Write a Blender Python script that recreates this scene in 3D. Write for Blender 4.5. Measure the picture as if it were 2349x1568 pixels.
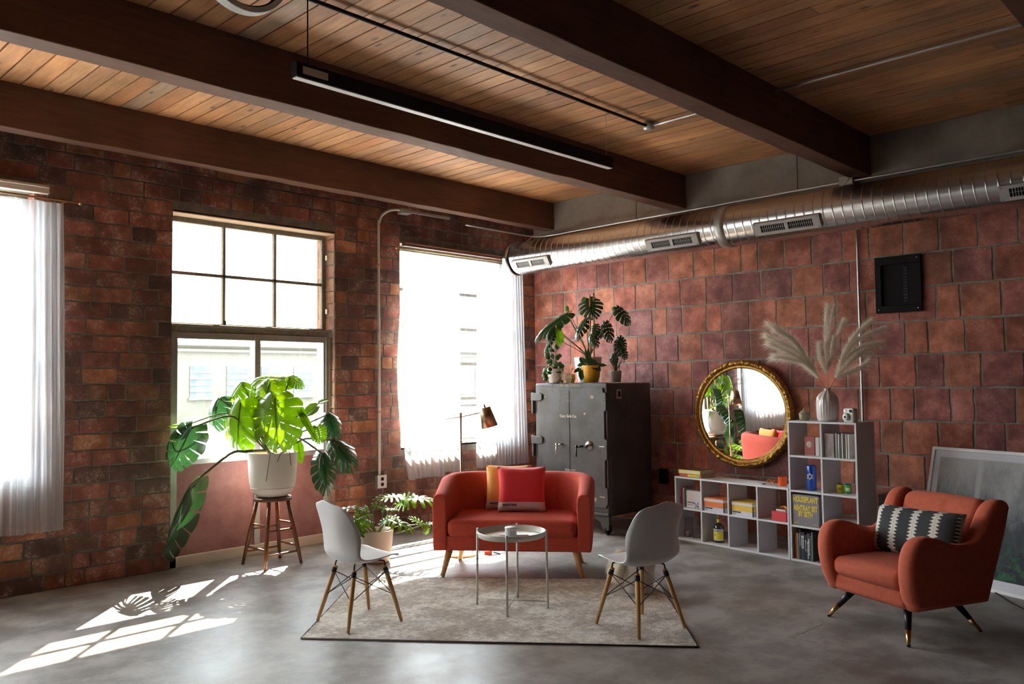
import bpy, bmesh, math, random
from mathutils import Vector, Matrix
random.seed(7)
S = bpy.context.scene
for o in list(bpy.data.objects):
    bpy.data.objects.remove(o, do_unlink=True)
COL = S.collection
PI = math.pi

# ---------------------------------------------------------------- camera
cam_d = bpy.data.cameras.new('camera')
cam_d.sensor_width = 36.0
cam_d.sensor_fit = 'HORIZONTAL'
cam_d.lens = 36.0 * 1900.0 / 2349.0
cam_d.clip_start = 0.05
cam_d.clip_end = 300
cam = bpy.data.objects.new('camera', cam_d)
COL.objects.link(cam)
YAW, PITCH, ROLL = 0.7702, 0.0484, -0.0113
_r = Vector((math.sin(YAW), -math.cos(YAW), 0))
_f = Vector((math.cos(YAW) * math.cos(PITCH), math.sin(YAW) * math.cos(PITCH), math.sin(PITCH)))
_u = _r.cross(_f)
_r2 = math.cos(ROLL) * _r + math.sin(ROLL) * _u
_u2 = -math.sin(ROLL) * _r + math.cos(ROLL) * _u
cam.matrix_world = Matrix(((_r2.x, _u2.x, -_f.x, -8.003), (_r2.y, _u2.y, -_f.y, -7.343), (_r2.z, _u2.z, -_f.z, 1.62), (0, 0, 0, 1)))
S.camera = cam

# ---------------------------------------------------------------- light and exposure
S.view_settings.view_transform = 'Standard'
S.view_settings.look = 'None'
S.view_settings.gamma = 1.0
S.view_settings.use_curve_mapping = False
S.view_settings.exposure = 2.4
W = bpy.data.worlds.new('sky')
S.world = W
W.use_nodes = True
bg = W.node_tree.nodes['Background']
bg.inputs['Color'].default_value = (0.84, 0.92, 1.0, 1)
_nt = W.node_tree
_tc = _nt.nodes.new('ShaderNodeTexCoord')
_dp = _nt.nodes.new('ShaderNodeVectorMath'); _dp.operation = 'DOT_PRODUCT'
_dp.inputs[1].default_value = (0.55, 0.78, 0.30)
_mr = _nt.nodes.new('ShaderNodeMapRange')
_mr.inputs['From Min'].default_value = -0.5; _mr.inputs['From Max'].default_value = 0.55
_mr.inputs['To Min'].default_value = 0.8; _mr.inputs['To Max'].default_value = 7.0
_nt.links.new(_tc.outputs['Generated'], _dp.inputs[0])
_nt.links.new(_dp.outputs['Value'], _mr.inputs['Value'])
_nt.links.new(_mr.outputs[0], bg.inputs['Strength'])
sun_d = bpy.data.lights.new('sun', 'SUN')
sun_d.energy = 48.0
sun_d.color = (1.0, 0.93, 0.82)
sun_d.angle = 0.0093
sun = bpy.data.objects.new('sun', sun_d)
COL.objects.link(sun)
sun.rotation_euler = Vector((-0.668, -0.713, -1.0)).to_track_quat('-Z', 'Y').to_euler()
WINX = [(-2.23, -0.42), (-4.81, -3.09), (-7.72, -5.93), (-10.5, -8.7)]
for k, (a, b) in enumerate(WINX):
    ld = bpy.data.lights.new('window_daylight', 'AREA')
    ld.shape = 'RECTANGLE'
    ld.size = b - a
    ld.size_y = 2.35
    ld.cycles.is_portal = True
    lo = bpy.data.objects.new('window_daylight', ld)
    COL.objects.link(lo)
    lo.location = ((a + b) / 2, 0.3, 2.05)
    lo.rotation_euler = (-PI / 2, 0, 0)

# ---------------------------------------------------------------- materials
def nd(nt, t, **kw):
    n = nt.nodes.new(t)
    for k, v in kw.items():
        if k in n.inputs.keys():
            n.inputs[k].default_value = v
        else:
            setattr(n, k, v)
    return n

def setin(n, name, v):
    n.inputs[name].default_value = v

def c4(c):
    return (c[0], c[1], c[2], 1.0)

def mat(name, color, rough=0.5, metal=0.0, color2=None, scale=6.0, bump=0.0, bscale=40.0, spec=0.5, stretch=(1, 1, 1), attr=None, trans=0.0, rough2=None, sheen=0.0, lo=0.35, hi=0.65, vary=0.0, coat=0.0, tv=None):
    m = bpy.data.materials.new(name)
    m.use_nodes = True
    nt = m.node_tree
    b = nt.nodes['Principled BSDF']
    L = nt.links.new
    b.inputs['Base Color'].default_value = c4(color)
    b.inputs['Roughness'].default_value = rough
    b.inputs['Metallic'].default_value = metal
    b.inputs['Specular IOR Level'].default_value = spec
    b.inputs['Sheen Weight'].default_value = sheen
    b.inputs['Coat Weight'].default_value = coat
    tc = nd(nt, 'ShaderNodeTexCoord')
    mp = nd(nt, 'ShaderNodeMapping')
    mp.inputs['Scale'].default_value = stretch
    L(tc.outputs['Object'], mp.inputs['Vector'])
    src = None
    if attr:
        a = nd(nt, 'ShaderNodeAttribute', attribute_name=attr)
        src = a.outputs['Color']
    if color2 is not None:
        nz = nd(nt, 'ShaderNodeTexNoise', Scale=scale, Detail=6.0, Roughness=0.6)
        L(mp.outputs[0], nz.inputs['Vector'])
        rp = nd(nt, 'ShaderNodeMapRange')
        rp.inputs['From Min'].default_value = lo
        rp.inputs['From Max'].default_value = hi
        L(nz.outputs['Fac'], rp.inputs['Value'])
        mx = nd(nt, 'ShaderNodeMix', data_type='RGBA')
        mx.inputs[6].default_value = c4(color)
        mx.inputs[7].default_value = c4(color2)
        L(rp.outputs[0], mx.inputs[0])
        out = mx.outputs[2]
        if src is not None:
            mu = nd(nt, 'ShaderNodeMix', data_type='RGBA', blend_type='MULTIPLY')
            mu.inputs[0].default_value = 1.0
            L(src, mu.inputs[6]); L(out, mu.inputs[7])
            out = mu.outputs[2]
        src = out
        if rough2 is not None:
            rr = nd(nt, 'ShaderNodeMapRange')
            rr.inputs['To Min'].default_value = rough
            rr.inputs['To Max'].default_value = rough2
            L(rp.outputs[0], rr.inputs['Value'])
            L(rr.outputs[0], b.inputs['Roughness'])
    if vary:
        oi = nd(nt, 'ShaderNodeObjectInfo')
        mr = nd(nt, 'ShaderNodeMapRange')
        mr.inputs['To Min'].default_value = 1 - vary
        mr.inputs['To Max'].default_value = 1 + vary
        L(oi.outputs['Random'], mr.inputs['Value'])
        hs = nd(nt, 'ShaderNodeHueSaturation')
        hs.inputs['Color'].default_value = c4(color)
        if src is not None: L(src, hs.inputs['Color'])
        L(mr.outputs[0], hs.inputs['Value'])
        src = hs.outputs[0]
    if src is not None:
        L(src, b.inputs['Base Color'])
    if bump:
        nb = nd(nt, 'ShaderNodeTexNoise', Scale=bscale, Detail=5.0)
        L(mp.outputs[0], nb.inputs['Vector'])
        bp = nd(nt, 'ShaderNodeBump', Strength=bump, Distance=0.01)
        L(nb.outputs['Fac'], bp.inputs['Height'])
        L(bp.outputs[0], b.inputs['Normal'])
    if trans:
        tl = nd(nt, 'ShaderNodeBsdfTranslucent')
        tvv = tv or 2.2
        mxs = nd(nt, 'ShaderNodeMixShader')
        mxs.inputs[0].default_value = trans
        if src is not None:
            g = nd(nt, 'ShaderNodeHueSaturation'); g.inputs['Saturation'].default_value = 1.15; g.inputs['Value'].default_value = 1.9
            L(src, g.inputs['Color']); L(g.outputs[0], tl.inputs['Color'])
        else:
            tl.inputs['Color'].default_value = c4([min(1, x * tvv) for x in color])
        L(b.outputs[0], mxs.inputs[1]); L(tl.outputs[0], mxs.inputs[2])
        L(mxs.outputs[0], nt.nodes['Material Output'].inputs['Surface'])
    return m

def brick_mat(name, soot=0.5, white=0.4):
    m = bpy.data.materials.new(name)
    m.use_nodes = True
    nt = m.node_tree; L = nt.links.new
    b = nt.nodes['Principled BSDF']
    b.inputs['Specular IOR Level'].default_value = 0.35
    a = nd(nt, 'ShaderNodeAttribute', attribute_name='Col')
    tc = nd(nt, 'ShaderNodeTexCoord')
    n1 = nd(nt, 'ShaderNodeTexNoise', Scale=5.0, Detail=8.0, Roughness=0.65)
    n2 = nd(nt, 'ShaderNodeTexNoise', Scale=38.0, Detail=6.0, Roughness=0.7)
    n3 = nd(nt, 'ShaderNodeTexNoise', Scale=1.1, Detail=4.0)
    for n in (n1, n2, n3): L(tc.outputs['Object'], n.inputs['Vector'])
    r1 = nd(nt, 'ShaderNodeMapRange'); r1.inputs['From Min'].default_value = .36; r1.inputs['From Max'].default_value = .64; r1.inputs['To Min'].default_value = .58; r1.inputs['To Max'].default_value = 1.35
    L(n1.outputs['Fac'], r1.inputs['Value'])
    hs = nd(nt, 'ShaderNodeHueSaturation'); L(a.outputs['Color'], hs.inputs['Color']); L(r1.outputs[0], hs.inputs['Value'])
    # chalky bloom
    rw = nd(nt, 'ShaderNodeMapRange'); rw.inputs['From Min'].default_value = .46; rw.inputs['From Max'].default_value = .62; rw.inputs['To Max'].default_value = white * 1.25
    L(n2.outputs['Fac'], rw.inputs['Value'])
    mm = nd(nt, 'ShaderNodeMath', operation='MULTIPLY'); 
    r3 = nd(nt, 'ShaderNodeMapRange'); r3.inputs['From Min'].default_value = .50; r3.inputs['From Max'].default_value = .60
    L(n1.outputs['Fac'], r3.inputs['Value']); L(r3.outputs[0], mm.inputs[0]); L(rw.outputs[0], mm.inputs[1])
    mx = nd(nt, 'ShaderNodeMix', data_type='RGBA'); mx.inputs[7].default_value = (.55, .45, .38, 1)
    L(mm.outputs[0], mx.inputs[0]); L(hs.outputs[0], mx.inputs[6])
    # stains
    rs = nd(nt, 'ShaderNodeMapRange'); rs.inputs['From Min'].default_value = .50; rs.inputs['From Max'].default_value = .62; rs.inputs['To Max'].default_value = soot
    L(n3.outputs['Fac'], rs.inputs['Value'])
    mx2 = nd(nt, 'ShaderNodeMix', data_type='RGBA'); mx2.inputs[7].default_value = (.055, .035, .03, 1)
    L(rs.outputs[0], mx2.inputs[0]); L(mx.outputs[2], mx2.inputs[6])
    L(mx2.outputs[2], b.inputs['Base Color'])
    rr = nd(nt, 'ShaderNodeMapRange'); rr.inputs['To Min'].default_value = .45; rr.inputs['To Max'].default_value = .85
    L(n2.outputs['Fac'], rr.inputs['Value']); L(rr.outputs[0], b.inputs['Roughness'])
    bp = nd(nt, 'ShaderNodeBump', Strength=.5, Distance=.008)
    ad = nd(nt, 'ShaderNodeMath', operation='ADD'); L(n1.outputs['Fac'], ad.inputs[0]); L(n2.outputs['Fac'], ad.inputs[1])
    L(ad.outputs[0], bp.inputs['Height']); L(bp.outputs[0], b.inputs['Normal'])
    return m

def wood_mat(name, rough=.6, attr='Col', knots=True, axis=1):
    m = bpy.data.materials.new(name)
    m.use_nodes = True
    nt = m.node_tree; L = nt.links.new
    b = nt.nodes['Principled BSDF']
    b.inputs['Roughness'].default_value = rough
    a = nd(nt, 'ShaderNodeAttribute', attribute_name=attr)
    tc = nd(nt, 'ShaderNodeTexCoord')
    mp = nd(nt, 'ShaderNodeMapping'); sc = [9, 9, 9]; sc[axis] = .9; mp.inputs['Scale'].default_value = sc
    L(tc.outputs['Object'], mp.inputs['Vector'])
    n1 = nd(nt, 'ShaderNodeTexNoise', Scale=3.0, Detail=8.0, Roughness=.65, Distortion=.6)
    L(mp.outputs[0], n1.inputs['Vector'])
    n0 = nd(nt, 'ShaderNodeTexNoise', Scale=1.3, Detail=4.0)
    L(tc.outputs['Object'], n0.inputs['Vector'])
    ad = nd(nt, 'ShaderNodeMath', operation='ADD'); L(n1.outputs['Fac'], ad.inputs[0]); L(n0.outputs['Fac'], ad.inputs[1])
    r1 = nd(nt, 'ShaderNodeMapRange'); r1.inputs['From Min'].default_value = .7; r1.inputs['From Max'].default_value = 1.3; r1.inputs['To Min'].default_value = .55; r1.inputs['To Max'].default_value = 1.3
    L(ad.outputs[0], r1.inputs['Value'])
    hs = nd(nt, 'ShaderNodeHueSaturation'); L(a.outputs['Color'], hs.inputs['Color']); L(r1.outputs[0], hs.inputs['Value'])
    out = hs.outputs[0]
    if knots:
        mp2 = nd(nt, 'ShaderNodeMapping'); s2 = [5.5, 5.5, 5.5]; s2[axis] = 2.0; mp2.inputs['Scale'].default_value = s2
        L(tc.outputs['Object'], mp2.inputs['Vector'])
        vo = nd(nt, 'ShaderNodeTexVoronoi', Scale=1.0); L(mp2.outputs[0], vo.inputs['Vector'])
        rk = nd(nt, 'ShaderNodeMapRange'); rk.inputs['From Min'].default_value = .045; rk.inputs['From Max'].default_value = .11; rk.inputs['To Min'].default_value = .85; rk.inputs['To Max'].default_value = 0
        L(vo.outputs['Distance'], rk.inputs['Value'])
        mx = nd(nt, 'ShaderNodeMix', data_type='RGBA'); mx.inputs[7].default_value = (.05, .02, .01, 1)
        L(rk.outputs[0], mx.inputs[0]); L(out, mx.inputs[6]); out = mx.outputs[2]
    L(out, b.inputs['Base Color'])
    bp = nd(nt, 'ShaderNodeBump', Strength=.25, Distance=.004)
    L(n1.outputs['Fac'], bp.inputs['Height']); L(bp.outputs[0], b.inputs['Normal'])
    return m

def glass_mat(name, tint=(1, 1, 1), refl=.06, rough=0.0):
    m = bpy.data.materials.new(name)
    m.use_nodes = True
    nt = m.node_tree; L = nt.links.new
    for n in list(nt.nodes):
        if n.type != 'OUTPUT_MATERIAL': nt.nodes.remove(n)
    t = nd(nt, 'ShaderNodeBsdfTransparent', Color=c4(tint))
    g = nd(nt, 'ShaderNodeBsdfGlossy', Roughness=rough)
    fr = nd(nt, 'ShaderNodeLayerWeight', Blend=.25)
    mr = nd(nt, 'ShaderNodeMapRange'); mr.inputs['To Min'].default_value = refl; mr.inputs['To Max'].default_value = min(.7, refl * 9)
    L(fr.outputs['Fresnel'], mr.inputs['Value'])
    mx = nd(nt, 'ShaderNodeMixShader'); L(mr.outputs[0], mx.inputs[0]); L(t.outputs[0], mx.inputs[1]); L(g.outputs[0], mx.inputs[2])
    L(mx.outputs[0], nt.nodes['Material Output'].inputs['Surface'])
    return m

def sheer_mat(name, open_=.5, color=(.93, .93, .93)):
    m = bpy.data.materials.new(name)
    m.use_nodes = True
    nt = m.node_tree; L = nt.links.new
    for n in list(nt.nodes):
        if n.type != 'OUTPUT_MATERIAL': nt.nodes.remove(n)
    t = nd(nt, 'ShaderNodeBsdfTransparent')
    tl = nd(nt, 'ShaderNodeBsdfTranslucent', Color=c4(color))
    df = nd(nt, 'ShaderNodeBsdfDiffuse', Color=c4(color))
    a = nd(nt, 'ShaderNodeMixShader'); a.inputs[0].default_value = .45
    L(tl.outputs[0], a.inputs[1]); L(df.outputs[0], a.inputs[2])
    lw = nd(nt, 'ShaderNodeLayerWeight', Blend=.3)
    mr = nd(nt, 'ShaderNodeMapRange'); mr.inputs['To Min'].default_value = 1 - open_; mr.inputs['To Max'].default_value = .95
    L(lw.outputs['Facing'], mr.inputs['Value'])
    mx = nd(nt, 'ShaderNodeMixShader'); L(mr.outputs[0], mx.inputs[0]); L(t.outputs[0], mx.inputs[1]); L(a.outputs[0], mx.inputs[2])
    L(mx.outputs[0], nt.nodes['Material Output'].inputs['Surface'])
    return m

M = {}
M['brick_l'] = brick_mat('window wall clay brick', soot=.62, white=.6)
M['brick_r'] = brick_mat('clay tile', soot=.45, white=.35)
M['mortar'] = mat('mortar', (.24, .215, .175), .9, color2=(.40, .36, .30), scale=9, bump=.6, bscale=60)
M['mortar_l'] = mat('dark mortar', (.11, .095, .08), .9, color2=(.24, .21, .17), scale=7, bump=.6, bscale=60)
M['concrete'] = mat('cast concrete', (.26, .232, .20), .8, color2=(.38, .345, .30), scale=2.5, bump=.3, bscale=30)
M['ceilwood'] = wood_mat('ceiling boards', .55)
M['beamwood'] = wood_mat('timber beam', .7, knots=False, axis=0)
M['white'] = mat('white board', (.66, .66, .68), .35)
M['whitepaint'] = mat('white paint', (.75, .75, .74), .45)
M['steel_old'] = mat('old window steel', (.16, .155, .135), .6, color2=(.26, .24, .2), scale=20)
M['alu'] = mat('silver window metal', (.42, .42, .41), .35, metal=.6, color2=(.5, .5, .47), scale=8)
M['pinkpanel'] = mat('weathered pink panel', (.25, .10, .095), .6, color2=(.36, .165, .15), scale=5, bump=.15, bscale=30)
M['glass'] = glass_mat('window glass', (.95, .97, .96))
M['glass_dirty'] = glass_mat('dusty window glass', (.60, .55, .48))
M['sheer'] = sheer_mat('sheer curtain', .54, (.74, .74, .75))
M['galv'] = mat('galvanised duct', (.60, .60, .60), .26, metal=1.0)
M['conduit'] = mat('conduit metal', (.6, .6, .6), .35, metal=.8)
M['whiteconduit'] = mat('painted conduit', (.66, .62, .56), .5)
M['grille'] = mat('grille paint', (.48, .47, .47), .5)
M['black'] = mat('black', (.009, .009, .010), .6, spec=.15)
M['blackmetal'] = mat('black metal', (.02, .02, .022), .35, metal=.4)
M['brass'] = mat('brass', (.72, .48, .22), .28, metal=1.0, color2=(.6, .38, .16), scale=10)
M['copper'] = mat('antique brass lamp metal', (.50, .35, .23), .3, metal=.9)
M['gold'] = mat('gilt frame', (.62, .38, .10), .38, metal=.85, color2=(.30, .15, .03), scale=40)
M['sofa'] = mat('red sofa fabric', (.56, .085, .052), .85, color2=(.50, .072, .045), scale=30, bump=.15, bscale=400, sheen=.06, spec=.2)
M['chairfab'] = mat('rust armchair fabric', (.58, .125, .065), .85, color2=(.49, .108, .06), scale=30, bump=.15, bscale=400, sheen=.06, spec=.2)
M['oak'] = mat('oak leg wood', (.62, .35, .13), .45, color2=(.50, .26, .09), scale=5, stretch=(6, 6, 1))
M['stoolwood'] = mat('stained stool wood', (.24, .095, .035), .35, color2=(.16, .055, .02), scale=5, stretch=(6, 6, 1))
M['seatwood'] = mat('dark stool seat wood', (.11, .045, .03), .35, color2=(.17, .07, .04), scale=5, stretch=(2, 8, 2))
M['shell'] = mat('white plastic shell', (.70, .71, .73), .32)
M['pot_white'] = mat('matt white pot', (.68, .65, .60), .5)
M['pot_cream'] = mat('cream pot', (.62, .52, .43), .55, bump=.05, bscale=20)
M['pot_yellow'] = mat('mustard glazed pot', (.72, .40, .03), .22)
M['pot_beige'] = mat('beige pot', (.45, .40, .34), .6)
M['ceramic'] = mat('glossy ceramic', (.74, .69, .67), .12, coat=.4)
M['soil'] = mat('bark soil', (.10, .055, .035), .9, color2=(.28, .18, .11), scale=45, bump=.8, bscale=60)
M['leaf'] = mat('monstera leaf', (.095, .165, .018), .28, color2=(.06, .115, .015), scale=5, trans=.36, vary=.3)
M['leaf_dark'] = mat('dark leaf', (.018, .050, .020), .22, color2=(.028, .075, .022), scale=6, trans=.10, vary=.3)
M['leaf_round'] = mat('round green leaf', (.10, .20, .06), .35, color2=(.05, .12, .04), scale=20, trans=.25, vary=.3)
M['leaf_grass'] = mat('grass blade', (.05, .10, .04), .5, trans=.2)
M['leaf_pale'] = mat('pale trailing stem', (.22, .26, .12), .6)
M['stalk'] = mat('green stalk', (.09, .12, .03), .5, color2=(.14, .12, .05), scale=8)
M['bamboo'] = mat('bamboo stake', (.48, .22, .09), .6)
M['pampas'] = mat('pampas grass', (.99, .945, .85), .9, trans=.5, tv=1.0)
M['pampas_stem'] = mat('dry stem', (.55, .38, .16), .7)
M['tray'] = mat('grey beige tray metal', (.64, .63, .57), .4)
M['iron'] = mat('blackened safe iron', (.085, .085, .088), .38, metal=.45, color2=(.055, .05, .045), scale=3.5, bump=.12, bscale=25)
M['chipped'] = mat('chipped bare paint', (.42, .33, .24), .7)
M['lettering'] = mat('faded lettering', (.5, .46, .42), .7)
M['chrome'] = mat('nickel', (.6, .57, .52), .25, metal=1.0)
M['mirror'] = mat('mirror glass', (.93, .93, .93), .0, metal=1.0)
M['redtext'] = mat('ink', (.02, .02, .02), .8)
M['whiteink'] = mat('white ink', (.85, .85, .85), .7)

# ---------------------------------------------------------------- mesh builder
class MB:
    def __init__(s):
        s.v = []; s.f = []; s.sm = []; s.mi = []; s.col = []
        s.cc = (1, 1, 1)
    def add(s, vs, fs, smooth=False, mi=0, col=None):
        n = len(s.v)
        s.v += [tuple(p) for p in vs]
        for f in fs:
            s.f.append(tuple(i + n for i in f)); s.sm.append(smooth); s.mi.append(mi); s.col.append(col or s.cc)
        return s
    def box(s, x0, x1, y0, y1, z0, z1, mi=0, col=None):
        v = [(x0, y0, z0), (x1, y0, z0), (x1, y1, z0), (x0, y1, z0), (x0, y0, z1), (x1, y0, z1), (x1, y1, z1), (x0, y1, z1)]
        return s.add(v, [(3, 2, 1, 0), (4, 5, 6, 7), (0, 1, 5, 4), (1, 2, 6, 5), (2, 3, 7, 6), (3, 0, 4, 7)], False, mi, col)
    def cbox(s, c, d, mi=0, col=None):
        return s.box(c[0] - d[0] / 2, c[0] + d[0] / 2, c[1] - d[1] / 2, c[1] + d[1] / 2, c[2] - d[2] / 2, c[2] + d[2] / 2, mi, col)
    def tube(s, pts, r, n=10, mi=0, caps=True, col=None):
        pts = [Vector(p) for p in pts]
        rs = r if isinstance(r, (list, tuple)) else [r] * len(pts)
        vs = []; fs = []
        T = []
        for i in range(len(pts)):
            a = pts[max(0, i - 1)]; b = pts[min(len(pts) - 1, i + 1)]
            T.append((b - a).normalized())
        ref = Vector((0, 0, 1)) if abs(T[0].z) < .9 else Vector((1, 0, 0))
        u = T[0].cross(ref).normalized()
        for i, p in enumerate(pts):
            u = (u - T[i] * u.dot(T[i])).normalized()
            w = T[i].cross(u)
            for k in range(n):
                a = 2 * PI * k / n
                vs.append(p + (u * math.cos(a) + w * math.sin(a)) * rs[i])
        for i in range(len(pts) - 1):
            for k in range(n):
                k2 = (k + 1) % n
                fs.append((i * n + k, i * n + k2, (i + 1) * n + k2, (i + 1) * n + k))
        if caps:
            fs.append(tuple(range(n - 1, -1, -1)))
            fs.append(tuple((len(pts) - 1) * n + k for k in range(n)))
        s.add(vs, fs, True, mi, col)
        return s
    def lathe(s, prof, n=32, c=(0, 0, 0), mi=0, col=None):
        vs = []; fs = []
        for (r, z) in prof:
            for k in range(n):
                a = 2 * PI * k / n
                vs.append((c[0] + r * math.cos(a), c[1] + r * math.sin(a), c[2] + z))
        for i in range(len(prof) - 1):
            for k in range(n):
                k2 = (k + 1) % n
                fs.append((i * n + k, i * n + k2, (i + 1) * n + k2, (i + 1) * n + k))
        if prof[0][0] > 1e-5: fs.append(tuple(range(n - 1, -1, -1)))
        if prof[-1][0] > 1e-5: fs.append(tuple((len(prof) - 1) * n + k for k in range(n)))
        return s.add(vs, fs, True, mi, col)
    def grid(s, P, closed=False, mi=0, col=None, smooth=True):
        n = len(P); m = len(P[0]); vs = [p for row in P for p in row]; fs = []
        for i in range(n - 1):
            for j in range(m if closed else m - 1):
                j2 = (j + 1) % m
                fs.append((i * m + j, i * m + j2, (i + 1) * m + j2, (i + 1) * m + j))
        return s.add(vs, fs, smooth, mi, col)
    def prism(s, outline, t0, t1, axis='y', mi=0, col=None, smooth=False):
        n = len(outline)
        def P(a, b, t):
            return {'y': (a, t, b), 'x': (t, a, b), 'z': (a, b, t)}[axis]
        vs = [P(a, b, t0) for a, b in outline] + [P(a, b, t1) for a, b in outline]
        fs = [tuple(range(n)), tuple(range(2 * n - 1, n - 1, -1))] + [((i + 1) % n, i, n + i, n + (i + 1) % n) for i in range(n)]
        return s.add(vs, fs, smooth, mi, col)
    def xf(s, Mx, i0=0):
        for i in range(i0, len(s.v)):
            s.v[i] = tuple(Mx @ Vector(s.v[i]))
        return s
    def mesh(s, name, mats):
        me = bpy.data.meshes.new(name)
        me.from_pydata(s.v, [], s.f)
        me.polygons.foreach_set('use_smooth', s.sm)
        me.polygons.foreach_set('material_index', s.mi)
        mats = mats if isinstance(mats, (list, tuple)) else [mats]
        for m in mats: me.materials.append(m)
        if any(c != (1, 1, 1) for c in s.col):
            at = me.color_attributes.new('Col', 'FLOAT_COLOR', 'CORNER')
            buf = []
            for f, c in zip(s.f, s.col):
                buf += [c[0], c[1], c[2], 1.0] * len(f)
            at.data.foreach_set('color', buf)
        me.validate(clean_customdata=False)
        me.update()
        return me
    def build(s, name, mats, parent=None, loc=None, rz=None, bevel=0, seg=2, subsurf=0, fixn=True, angle=40, weld=False):
        me = s.mesh(name, mats)
        if fixn or weld:
            bm = bmesh.new(); bm.from_mesh(me)
            if weld: bmesh.ops.remove_doubles(bm, verts=bm.verts, dist=weld)
            if fixn: bmesh.ops.recalc_face_normals(bm, faces=bm.faces)
            bm.to_mesh(me); bm.free()
        o = bpy.data.objects.new(name, me)
        COL.objects.link(o)
        if parent is not None: o.parent = parent
        if loc is not None: o.location = loc
        if rz is not None: o.rotation_euler = (0, 0, rz)
        if bevel:
            md = o.modifiers.new('bevel', 'BEVEL'); md.width = bevel; md.segments = seg; md.limit_method = 'ANGLE'; md.angle_limit = math.radians(angle)
            md.harden_normals = False
        if subsurf:
            md = o.modifiers.new('sub', 'SUBSURF'); md.levels = subsurf; md.render_levels = subsurf
        return o

def tag(o, label=None, cat=None, group=None, kind=None):
    if label: o['label'] = label
    if cat: o['category'] = cat
    if group: o['group'] = group
    if kind: o['kind'] = kind
    return o

def thing(name, label, cat, loc=(0, 0, 0), rz=0, group=None):
    o = bpy.data.objects.new(name, None)
    o.empty_display_size = .1
    COL.objects.link(o)
    o.location = loc; o.rotation_euler = (0, 0, rz)
    return tag(o, label, cat, group)

def struct(name, parent=None):
    o = bpy.data.objects.new(name, None); COL.objects.link(o)
    o['kind'] = 'structure'
    if parent: o.parent = parent
    return o

def copy_tree(o, parent=None):
    c = o.copy(); COL.objects.link(c); c.parent = parent
    for ch in list(o.children): copy_tree(ch, c)
    return c

def text(name, body, size, m, parent, loc, rot, align='CENTER', sx=1.0, bold=0.0, ext=0.0008):
    cu = bpy.data.curves.new(name, 'FONT'); cu.body = body; cu.size = size; cu.align_x = align; cu.align_y = 'CENTER'; cu.extrude = ext; cu.offset = bold; cu.resolution_u = 3
    t = bpy.data.objects.new(name, cu); COL.objects.link(t)
    bpy.context.view_layer.update()
    me = bpy.data.meshes.new_from_object(t.evaluated_get(bpy.context.evaluated_depsgraph_get()))
    bpy.data.objects.remove(t, do_unlink=True)
    me.materials.clear(); me.materials.append(m)
    o = bpy.data.objects.new(name, me); COL.objects.link(o)
    if parent: o.parent = parent
    o.location = loc; o.rotation_euler = rot; o.scale = (sx, 1, 1)
    return o

def rbox(w, d, h, r, puff=0.0, n=9, c=(0, 0, 0)):
    """soft rounded box, edges radius r, faces bulged by puff"""
    mb = MB()
    hw, hd, hh = w / 2, d / 2, h / 2
    def P(a, b, e):
        q = Vector((a * hw, b * hd, e * hh))
        i = Vector((max(-hw + r, min(hw - r, q.x)), max(-hd + r, min(hd - r, q.y)), max(-hh + r, min(hh - r, q.z))))
        dlt = q - i
        if dlt.length > 1e-9: q = i + dlt.normalized() * r
        q.z += puff * (1 - a * a) * (1 - b * b) * e
        q.x += puff * .35 * (1 - e * e) * (1 - b * b) * a
        q.y += puff * .35 * (1 - e * e) * (1 - a * a) * b
        return (q.x + c[0], q.y + c[1], q.z + c[2])
    def knots(half):
        k = [-1, -1 + .35 * r / half, -1 + .7 * r / half, -1 + r / half]
        m = [(-1 + r / half) + (2 - 2 * r / half) * i / n for i in range(1, n)]
        return k + m + [-x for x in reversed(k)]
    kx, ky, kz = knots(hw), knots(hd), knots(hh)
    for e in (-1, 1):
        mb.grid([[P(a, b, e) for b in ky] for a in kx])
        mb.grid([[P(a, e, b) for b in kz] for a in kx])
        mb.grid([[P(e, a, b) for b in kz] for a in ky])
    return mb

def pillow(w, h, t, n=14, pinch=.07):
    mb = MB()
    for sgn in (1, -1):
        rows = []
        for i in range(n + 1):
            u = -1 + 2 * i / n; row = []
            for j in range(n + 1):
                v = -1 + 2 * j / n
                k = max(0, (1 - u ** 4) * (1 - v ** 4)) ** .55
                x = u * w / 2 * (1 - pinch * (1 - v * v) * abs(u)); z = v * h / 2 * (1 - pinch * (1 - u * u) * abs(v))
                row.append((x, sgn * t / 2 * k, z))
            rows.append(row)
        mb.grid(rows)
    return mb

def bez(a, b, c, d, n=10):
    a, b, c, d = map(Vector, (a, b, c, d)); o = []
    for i in range(n + 1):
        t = i / n
        o.append(a * (1 - t) ** 3 + b * 3 * t * (1 - t) ** 2 + c * 3 * t * t * (1 - t) + d * t ** 3)
    return o

def smooth_path(pts, n=6):
    P = [Vector(p) for p in pts]; out = []
    for i in range(len(P) - 1):
        p0 = P[max(0, i - 1)]; p1 = P[i]; p2 = P[i + 1]; p3 = P[min(len(P) - 1, i + 2)]
        for k in range(n):
            t = k / n
            out.append(.5 * ((2 * p1) + (p2 - p0) * t + (2 * p0 - 5 * p1 + 4 * p2 - p3) * t * t + (3 * p1 - p0 - 3 * p2 + p3) * t ** 3))
    out.append(P[-1])
    return out

# ================================================================ SETTING
CEIL = 3.92
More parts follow.
